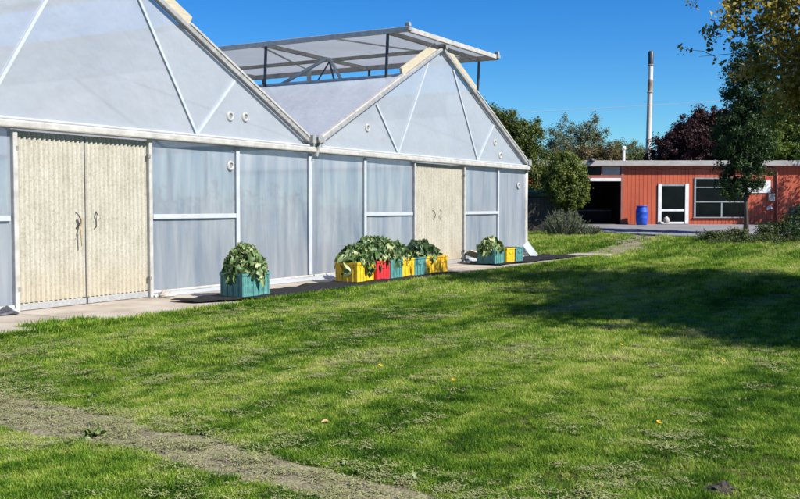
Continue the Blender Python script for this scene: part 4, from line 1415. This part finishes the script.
# ------------------------------------------------------------------ wheelbarrow leaned up at the red wall, right edge
wb = empty("wheelbarrow", (19.2, 47.9, gz(19.5, 47.9) + 0.03), R(20))
tag(wb, "dark wheelbarrow tipped up against the red wall at the right edge", "wheelbarrow")
wb.rotation_euler = (R(62), 0, R(25))
tray = MB()
for (z, a, b, c, d_) in ((0.30, -0.26, 0.26, -0.20, 0.45), (0.62, -0.36, 0.36, -0.35, 0.72)):
    tray.v += [(a, c, z), (b, c, z), (b, d_, z), (a, d_, z)]
tray.f += [(0, 3, 2, 1), (0, 1, 5, 4), (1, 2, 6, 5), (2, 3, 7, 6), (3, 0, 4, 7)]
tr_ = tray.build("tray", M['dark_steel'], wb)
tr_.modifiers.new("t", 'SOLIDIFY').thickness = 0.008
for s in (-1, 1):
    MB().tube([(s * 0.06, -0.45, 0.18), (s * 0.22, 0.3, 0.28), (s * 0.28, 1.05, 0.42)], 0.018, 8).build("handle", M['dark_wood'], wb, True)
    MB().tube([(s * 0.20, 0.30, 0.28), (s * 0.24, 0.42, 0.0), (s * 0.24, 0.55, 0.27)], 0.014, 6).build("leg", M['galv'], wb, True)
wh = MB()
for i in range(20):
    a = 2 * math.pi * i / 20
    for k in range(6):
        b = 2 * math.pi * k / 6
        r = 0.16 + 0.04 * math.cos(b)
        wh.v.append((0.04 * math.sin(b), -0.45 + r * math.cos(a), 0.18 + r * math.sin(a)))
for i in range(20):
    for k in range(6):
        wh.f.append((i * 6 + k, ((i + 1) % 20) * 6 + k, ((i + 1) % 20) * 6 + (k + 1) % 6, i * 6 + (k + 1) % 6))
w_ = wh.build("wheel", M['mat'], wb, True)
rim = MB()
rim.tube([(-0.05, -0.45, 0.18), (0.05, -0.45, 0.18)], 0.03, 8)
for i in range(5):
    a = 2 * math.pi * i / 5
    rim.bar((0, -0.45, 0.18), (0, -0.45 + 0.13 * math.cos(a), 0.18 + 0.13 * math.sin(a)), 0.03, 0.02)
rim.build("hub", M['white_paint'], w_)

# ------------------------------------------------------------------ grass
def grass_mat():
    m, n, l = new_mat('grass_blades')
    out = n.new("ShaderNodeOutputMaterial")
    geo = n.new("ShaderNodeNewGeometry")
    mp = n.new("ShaderNodeMapping")
    mp.vector_type = 'TEXTURE'
    mp.inputs["Rotation"].default_value = (0, 0, GA)
    l.new(geo.outputs["Position"], mp.inputs["Vector"])
    st = n.new("ShaderNodeMapping")
    st.inputs["Scale"].default_value = (0.14, 1.05, 1)
    l.new(mp.outputs[0], st.inputs["Vector"])
    nz = n.new("ShaderNodeTexNoise"); nz.inputs["Scale"].default_value = 1.0; nz.inputs["Detail"].default_value = 5; nz.inputs["Roughness"].default_value = 0.62
    l.new(st.outputs[0], nz.inputs["Vector"])
    n2 = n.new("ShaderNodeTexNoise"); n2.inputs["Scale"].default_value = 3.2; n2.inputs["Detail"].default_value = 4
    l.new(geo.outputs["Position"], n2.inputs["Vector"])
    oi = n.new("ShaderNodeObjectInfo")
    at = n.new("ShaderNodeAttribute"); at.attribute_name = "tint"
    acc = None
    for src_, wgt in ((nz.outputs["Fac"], 2.3), (n2.outputs["Fac"], 1.35), (oi.outputs["Random"], 0.40), (at.outputs["Fac"], 0.55)):
        sb = n.new("ShaderNodeMath"); sb.operation = 'SUBTRACT'; sb.inputs[1].default_value = 0.5
        l.new(src_, sb.inputs[0])
        ma = n.new("ShaderNodeMath"); ma.operation = 'MULTIPLY_ADD'; ma.inputs[1].default_value = wgt
        l.new(sb.outputs[0], ma.inputs[0])
        if acc is None: ma.inputs[2].default_value = 0.50
        else: l.new(acc, ma.inputs[2])
        acc = ma.outputs[0]
    cr = n.new("ShaderNodeValToRGB")
    e = cr.color_ramp.elements
    for i, (p, c) in enumerate([(0.0, (0.028, 0.080, 0.009)), (0.28, (0.082, 0.182, 0.016)), (0.53, (0.195, 0.335, 0.030)), (0.80, (0.39, 0.475, 0.07)), (1.0, (0.58, 0.56, 0.22))]):
        if i == 0: q = e[0]; q.position = p
        elif i == 4: q = e[-1]; q.position = p
        else: q = e.new(p)
        q.color = (*c, 1)
    l.new(acc, cr.inputs["Fac"])
    d = n.new("ShaderNodeBsdfDiffuse"); t = n.new("ShaderNodeBsdfTranslucent"); g_ = n.new("ShaderNodeBsdfGlossy")
    g_.inputs["Roughness"].default_value = 0.45
    l.new(cr.outputs[0], d.inputs["Color"]); l.new(cr.outputs[0], t.inputs["Color"])
    m1 = n.new("ShaderNodeMixShader"); m1.inputs[0].default_value = 0.40
    m2 = n.new("ShaderNodeMixShader"); m2.inputs[0].default_value = 0.008
    l.new(d.outputs[0], m1.inputs[1]); l.new(t.outputs[0], m1.inputs[2])
    l.new(m1.outputs[0], m2.inputs[1]); l.new(g_.outputs[0], m2.inputs[2])
    l.new(m2.outputs[0], out.inputs["Surface"])
    return m


M['grass'] = grass_mat()
M['clip'] = surf('dry_clippings', [(0.3, (0.14, 0.17, 0.055)), (0.5, (0.27, 0.28, 0.12)), (0.75, (0.42, 0.40, 0.22))], 5, 0.95, spec=0.05)


def tuft(name, mat, n, h0, h1, w, spread, bend, seed, lie=False):
    rr = random.Random(seed)
    V = []; F = []; T = []
    for i in range(n):
        a = rr.uniform(0, 2 * math.pi); q = spread * math.sqrt(rr.random())
        x, y = q * math.cos(a), q * math.sin(a)
        h = rr.uniform(h0, h1)
        ya = rr.uniform(0, 2 * math.pi)
        dx, dy = math.cos(ya), math.sin(ya)
        wx, wy = -dy * w / 2, dx * w / 2
        bd = rr.uniform(0.3, 1.0) * bend
        b = len(V)
        for k, (u, wf) in enumerate(((0, 1), (0.4, 0.9), (0.75, 0.6))):
            if lie:
                px_, pz_ = h * u, 0.004 + 0.0025 * math.sin(u * 4 + i)
            else:
                px_, pz_ = h * bd * u * u, h * u * (1 - 0.35 * bd * u)
            V.append((x + dx * px_ + wx * wf, y + dy * px_ + wy * wf, pz_))
            V.append((x + dx * px_ - wx * wf, y + dy * px_ - wy * wf, pz_))
        if lie:
            V.append((x + dx * h, y + dy * h, 0.003))
        else:
            V.append((x + dx * h * bd, y + dy * h * bd, h * (1 - 0.35 * bd)))
        V.append(V[-1])
        for k in range(3):
            F.append((b + 2 * k, b + 2 * k + 1, b + 2 * k + 3, b + 2 * k + 2))
            T.append(min(1, max(0, rr.gauss(0.5, 0.3))))
    me = bpy.data.meshes.new(name)
    me.from_pydata(V, [], F)
    at = me.attributes.new("tint", 'FLOAT', 'FACE')
    at.data.foreach_set("value", T)
    me.materials.append(mat)
    return bpy.data.objects.new(name, me)


def scatter(name, label, P, rot, scl, idx, sources, cat):
    """points carry rotation, scale and which tuft; geometry nodes place the tufts"""
    me = bpy.data.meshes.new(name)
    me.vertices.add(len(P))
    me.vertices.foreach_set("co", np.asarray(P, dtype=np.float32).ravel())
    for nm, arr in (("rotz", rot), ("scl", scl)):
        a = me.attributes.new(nm, 'FLOAT', 'POINT'); a.data.foreach_set("value", np.asarray(arr, dtype=np.float32))
    a = me.attributes.new("which", 'INT', 'POINT'); a.data.foreach_set("value", np.asarray(idx, dtype=np.int32))
    o = bpy.data.objects.new(name, me)
    col.objects.link(o)
    c = bpy.data.collections.new(name + "_tufts")
    for s in sources:
        c.objects.link(s)
    ng = bpy.data.node_groups.new(name + "_nodes", 'GeometryNodeTree')
    ng.interface.new_socket("Geometry", in_out='INPUT', socket_type='NodeSocketGeometry')
    ng.interface.new_socket("Geometry", in_out='OUTPUT', socket_type='NodeSocketGeometry')
    N, L = ng.nodes, ng.links
    gi = N.new("NodeGroupInput"); go = N.new("NodeGroupOutput")
    ci = N.new("GeometryNodeCollectionInfo"); ci.inputs["Collection"].default_value = c
    ci.inputs["Separate Children"].default_value = True
    ci.inputs["Reset Children"].default_value = True
    ip = N.new("GeometryNodeInstanceOnPoints")
    ip.inputs["Pick Instance"].default_value = True

    def att(nm, ty):
        x = N.new("GeometryNodeInputNamedAttribute"); x.data_type = ty; x.inputs["Name"].default_value = nm
        return x.outputs["Attribute"]
    cx = N.new("ShaderNodeCombineXYZ")
    L.new(att("rotz", 'FLOAT'), cx.inputs["Z"])
    L.new(gi.outputs[0], ip.inputs["Points"])
    L.new(ci.outputs[0], ip.inputs["Instance"])
    L.new(att("which", 'INT'), ip.inputs["Instance Index"])
    L.new(cx.outputs[0], ip.inputs["Rotation"])
    L.new(att("scl", 'FLOAT'), ip.inputs["Scale"])
    L.new(ip.outputs[0], go.inputs[0])
    md = o.modifiers.new("scatter", 'NODES'); md.node_group = ng
    return tag(o, label, cat, kind='stuff')


def lawn_ok(x, y):
    s, t = g_local(x, y)
    free = ~((t > -2.2 + 0.05 * np.sin(s * 7)) & (s < 12.12)) & ~((s > 12.0) & (s < 13.1) & (t > -2.25) & (t < -1.1))
    yd = y > np.where(x >= 8, poly_y(YARD, np.maximum(x, 8)), 43.4)
    return free & ~yd & ~on_dirt(x, y)


def lawn_points(n, y0, y1, seed, spread=0.47, extra=1.5):
    rng = np.random.default_rng(seed)
    # even over the ground area of the wedge in view (plus a margin for a step aside)
    y = np.sqrt(rng.uniform(y0 ** 2, y1 ** 2, n))
    x = rng.uniform(-1, 1, n) * (y * spread + extra)
    ok = lawn_ok(x, y)
    x, y = x[ok], y[ok]
    s, t = g_local(x, y)
    rows = fbm(s * 0.25, t * 1.3, 71)                    # mower rows run with the greenhouse
    lush = fbm(x * 0.9, y * 0.9, 75)
    # worn track near the far end of the path, thin patches on the lawn
    worn = np.exp(-((x - (5.6 + 0.446 * (y - 29.3) + 0.25 * np.sin((y - 29.3) / 11.2 * 5))) / 0.62) ** 4) * ((y > 29) & (y < 41)) * np.clip(0.45 + fbm(x * 2, y * 2, 99), 0, 1)
    clump = fbm(x * 7, y * 7, 83, 2)
    keep = rng.random(len(x)) < np.clip(0.35 + 1.1 * lush, 0.15, 1) * np.clip(clump * 4.0 - 1.0, 0.32, 1) * (1 - 0.85 * worn)
    x, y, rows, lush, clump = x[keep], y[keep], rows[keep], lush[keep], clump[keep]
    P = np.stack([x, y, ground_z(x, y) - 0.004], 1)
    return P, rows, lush + 1.3 * (clump - 0.5), rng


src = [tuft("grass_tuft", M['grass'], 16, 0.022, 0.075, 0.0048, 0.045, 1.1, i) for i in range(5)]
Ps = []; Ss = []
for (n, y0, y1, sc) in ((150000, 4.2, 9.5, 0.66), (110000, 9.5, 17, 0.95), (65000, 17, 29, 1.4), (36000, 29, 46, 2.0)):
    P, rows, lush, rng = lawn_points(n, y0, y1, int(y0 * 10))
    Ps.append(P); Ss.append(sc * (0.55 + 0.45 * lush + 0.45 * rows) * rng.uniform(0.75, 1.25, len(P)))
# a rough tuft of long grass where the path meets the lawn at the near doors, and along the kerb
rng = np.random.default_rng(6)
e_s = np.concatenate([rng.uniform(-8.6, -7.6, 260), rng.uniform(-12, 12, 5200)])
e_t = np.concatenate([rng.uniform(-2.2, -1.5, 260), -2.2 - rng.random(5200) ** 2 * 0.16])
ex = GO.x + e_s * DX - e_t * DY; ey = GO.y + e_s * DY + e_t * DX
Ps.append(np.stack([ex, ey, ground_z(ex, ey)], 1)); Ss.append(rng.uniform(1.0, 2.2, len(ex)))
P = np.concatenate(Ps); S = np.concatenate(Ss)
rng = np.random.default_rng(5)
scatter("grass", "mown green grass covering the lawn", P, rng.uniform(0, 6.28, len(P)), S, rng.integers(0, 5, len(P)), src, "grass")

# dry clippings left in rows by the mower
src2 = [tuft("clipping", M['clip'], 18, 0.012, 0.04, 0.004, 0.05, 0.9, 40 + i, lie=True) for i in range(3)]
rng = np.random.default_rng(77)
n = 150000
y = np.sqrt(rng.uniform(4.2 ** 2, 24 ** 2, n)); x = rng.uniform(-1, 1, n) * (y * 0.47 + 1)
s_, t_ = g_local(x, y)
row = 0.5 + 0.5 * np.sin(t_ * 2 * math.pi / 1.15 + 1.5 * fbm(s_ * 0.2, t_ * 0.2, 3))
dens = np.clip(fbm(x * 1.6, y * 1.6, 91) * 3.6 - 1.35, 0, 1) * np.clip(fbm(x * 6, y * 6, 92, 2) * 3 - 0.9, 0, 1) * (0.25 + 0.75 * row ** 2)
hi_e = np.exp(-((y - poly_y(DIRT_HI, x) + 0.22) / 0.5) ** 2) * (x < 2) * np.clip(fbm(x * 3.2, y * 3.2, 95) * 3.4 - 0.9, 0.12, 1)
s0, t0 = g_local(x, y)
ok = ~((t0 > -2.25) & (s0 < 12.1)) & (rng.random(n) < np.maximum(dens, hi_e))
x, y = x[ok], y[ok]
Pz = ground_z(x, y) + rng.uniform(0.008, 0.042, len(x))
scatter("grass_clippings", "pale dry clippings lying in rows on the lawn", np.stack([x, y, Pz], 1), rng.uniform(0, 6.28, len(x)), rng.uniform(0.7, 1.3, len(x)) * (1 + 0.03 * y), rng.integers(0, 3, len(x)), src2, "clippings")

M['pebble'] = surf('pebble', [(0.3, (0.14, 0.12, 0.10)), (0.7, (0.34, 0.30, 0.25))], 30, 0.9)
def pebble(seed):
    rr = random.Random(seed)
    mb = MB()
    for (r, z) in ((0.6, -0.2), (1.0, 0.15), (0.75, 0.5)):
        for k in range(6):
            a = k * math.pi / 3
            q = r * rr.uniform(0.75, 1.2) * 0.012
            mb.v.append((q * math.cos(a), q * math.sin(a), z * 0.012))
    for i in range(2):
        for k in range(6):
            mb.f.append((i * 6 + k, i * 6 + (k + 1) % 6, (i + 1) * 6 + (k + 1) % 6, (i + 1) * 6 + k))
    mb.f.append(tuple(range(12, 18)))
    return bpy.data.objects.new("pebble", mb.mesh("pebble", M['pebble']))
rng = np.random.default_rng(15)
x = rng.uniform(-5, 2, 9000); y = rng.uniform(3.5, 9.2, 9000)
ok = on_dirt(x, y); x, y = x[ok], y[ok]
scatter("track_gravel", "loose grit and crumbs on the dirt track", np.stack([x, y, ground_z(x, y) + 0.008], 1), rng.uniform(0, 6.28, len(x)), rng.gamma(2.0, 0.2, len(x)), rng.integers(0, 3, len(x)), [pebble(i) for i in range(3)], "gravel")

# ------------------------------------------------------------------ weeds and dandelions on the lawn
M['dandelion'] = surf('dandelion_yellow', [(0.3, (0.75, 0.48, 0.01)), (0.7, (0.85, 0.62, 0.03))], 40, 0.7)


def weed_leaf(L, W, seed):
    rr = random.Random(seed)
    mb = MB()
    for i in range(6):
        u = i / 5
        wv = W * math.sin(math.pi * min(0.97, 0.12 + 0.8 * u)) * (1 + (0.3 if i % 2 else -0.2))
        z = 0.7 * L * u * (1 - 0.65 * u)
        for e in (-1, 0, 1):
            mb.v.append((L * u, e * wv, z + 0.12 * L * abs(e) * 0.4))
    for i in range(5):
        for k in range(2):
            q = i * 3 + k
            mb.f.append((q, q + 3, q + 4, q + 1))
    return mb.mesh("leaf", M['weed'], True)


WL = [weed_leaf(0.07, 0.014, 1), weed_leaf(0.055, 0.016, 2)]


def weed(x, y, n, sc, label, seed):
    o = empty("weed", (x, y, gz(x, y)))
    tag(o, label, "weed", "broadleaf weeds in the lawn")
    rr = random.Random(seed)
    for i in range(n):
        m = Matrix.Rotation(2.4 * i + rr.uniform(-0.3, 0.3), 4, 'Z') @ Matrix.Rotation(-rr.uniform(0.0, 0.9), 4, 'Y') @ Matrix.Scale(sc * rr.uniform(0.7, 1.2), 4)
        m = Matrix.Translation((rr.uniform(-0.05, 0.05) * sc, rr.uniform(-0.05, 0.05) * sc, 0)) @ m
        link_child("leaf", WL[i % 2], o, m)


weed(-2.05, 6.55, 22, 1.15, "broad leaved weed at the lower edge of the dirt track", 1)
weed(-2.55, 8.0, 16, 0.9, "dark weed clump at the upper edge of the track, far left", 2)
weed(-1.32, 6.62, 14, 0.8, "weed clump on the upper edge of the track, mid way", 3)
weed(-0.35, 5.78, 18, 0.95, "weed clump near the bottom middle of the lawn by the track", 4)
weed(0.05, 5.55, 16, 0.85, "rightmost weed clump along the dirt track", 5)
weed(-0.62, 6.95, 12, 0.7, "weed rosette alone in the grass above the track", 6)


def dandelion(x, y, label, seed):
    o = empty("dandelion", (x, y, gz(x, y)))
    tag(o, label, "dandelion", "yellow dandelions in the lawn")
    MB().tube([(0, 0, 0), (0.006, 0, 0.04), (0.004, 0.004, 0.085)], 0.0025, 5).build("stem", M['weed'], o, True)
    mb = MB()
    for k in range(18):
        a = 2 * math.pi * k / 18
        for (r0, r1, z0, z1) in ((0.002, 0.022, 0.086, 0.092), (0.001, 0.014, 0.090, 0.102)):
            b = a + (0.17 if r1 < 0.02 else 0)
            c, s = math.cos(b), math.sin(b)
            mb.quad((r0 * c - 0.003 * s, r0 * s + 0.003 * c, z0), (r0 * c + 0.003 * s, r0 * s - 0.003 * c, z0), (r1 * c + 0.004 * s, r1 * s - 0.004 * c, z1), (r1 * c - 0.004 * s, r1 * s + 0.004 * c, z1))
    mb.build("flower_head", M['dandelion'], o)


for i, (x, y, lab) in enumerate(((1.77, 6.62, "dandelion on the near lawn, right of centre"), (-0.18, 8.75, "dandelion in mid lawn above the dirt track"), (0.44, 8.05, "dandelion in the lawn straight ahead, nearer one"),
                                 (3.1, 9.3, "dandelion at the right side of the sunny lawn"), (2.35, 10.3, "dandelion just before the tree shadow"))):
    dandelion(x, y, lab, i)
# a clod of dark soil and a dead leaf
mb = MB()
rr = random.Random(3)
for i in range(5):
    for k in range(10):
        a = 2 * math.pi * k / 10
        r = (0.08 - 0.016 * i) * rr.uniform(0.6, 1.3)
        mb.v.append((r * math.cos(a) * 1.3, r * math.sin(a), i * 0.009 * rr.uniform(0.4, 1.6)))
for i in range(4):
    for k in range(10):
        k2 = (k + 1) % 10
        mb.f.append((i * 10 + k, i * 10 + k2, (i + 1) * 10 + k2, (i + 1) * 10 + k))
mb.f.append(tuple(range(40, 50)))
o = mb.build("soil_clod", M['bed_soil'], None)
o.location = (1.78, 5.32, gz(1.78, 5.32) + 0.01)
tag(o, "dark crumbly soil clod at the bottom right of the lawn", "soil")
mb = MB()
for i in range(5):
    for k in range(4):
        mb.v.append((0.10 * (i / 4 - 0.5), 0.07 * (k / 3 - 0.5) * math.sin(math.pi * (0.15 + 0.7 * i / 4)), 0.05 + 0.02 * math.sin(i + k * 1.7) + 0.02 * abs(k - 1.5)))
for i in range(4):
    for k in range(3):
        q = i * 4 + k
        mb.f.append((q, q + 4, q + 5, q + 1))
o = mb.build("dead_leaf", M['rope'], None, True)
o.location = (-0.54, 6.85, gz(-0.54, 6.85)); o.rotation_euler = (0.3, 0.2, 0.8); o.scale = (0.6, 0.6, 0.5)
tag(o, "curled tan dead leaf lying on the grass above the track", "leaf")
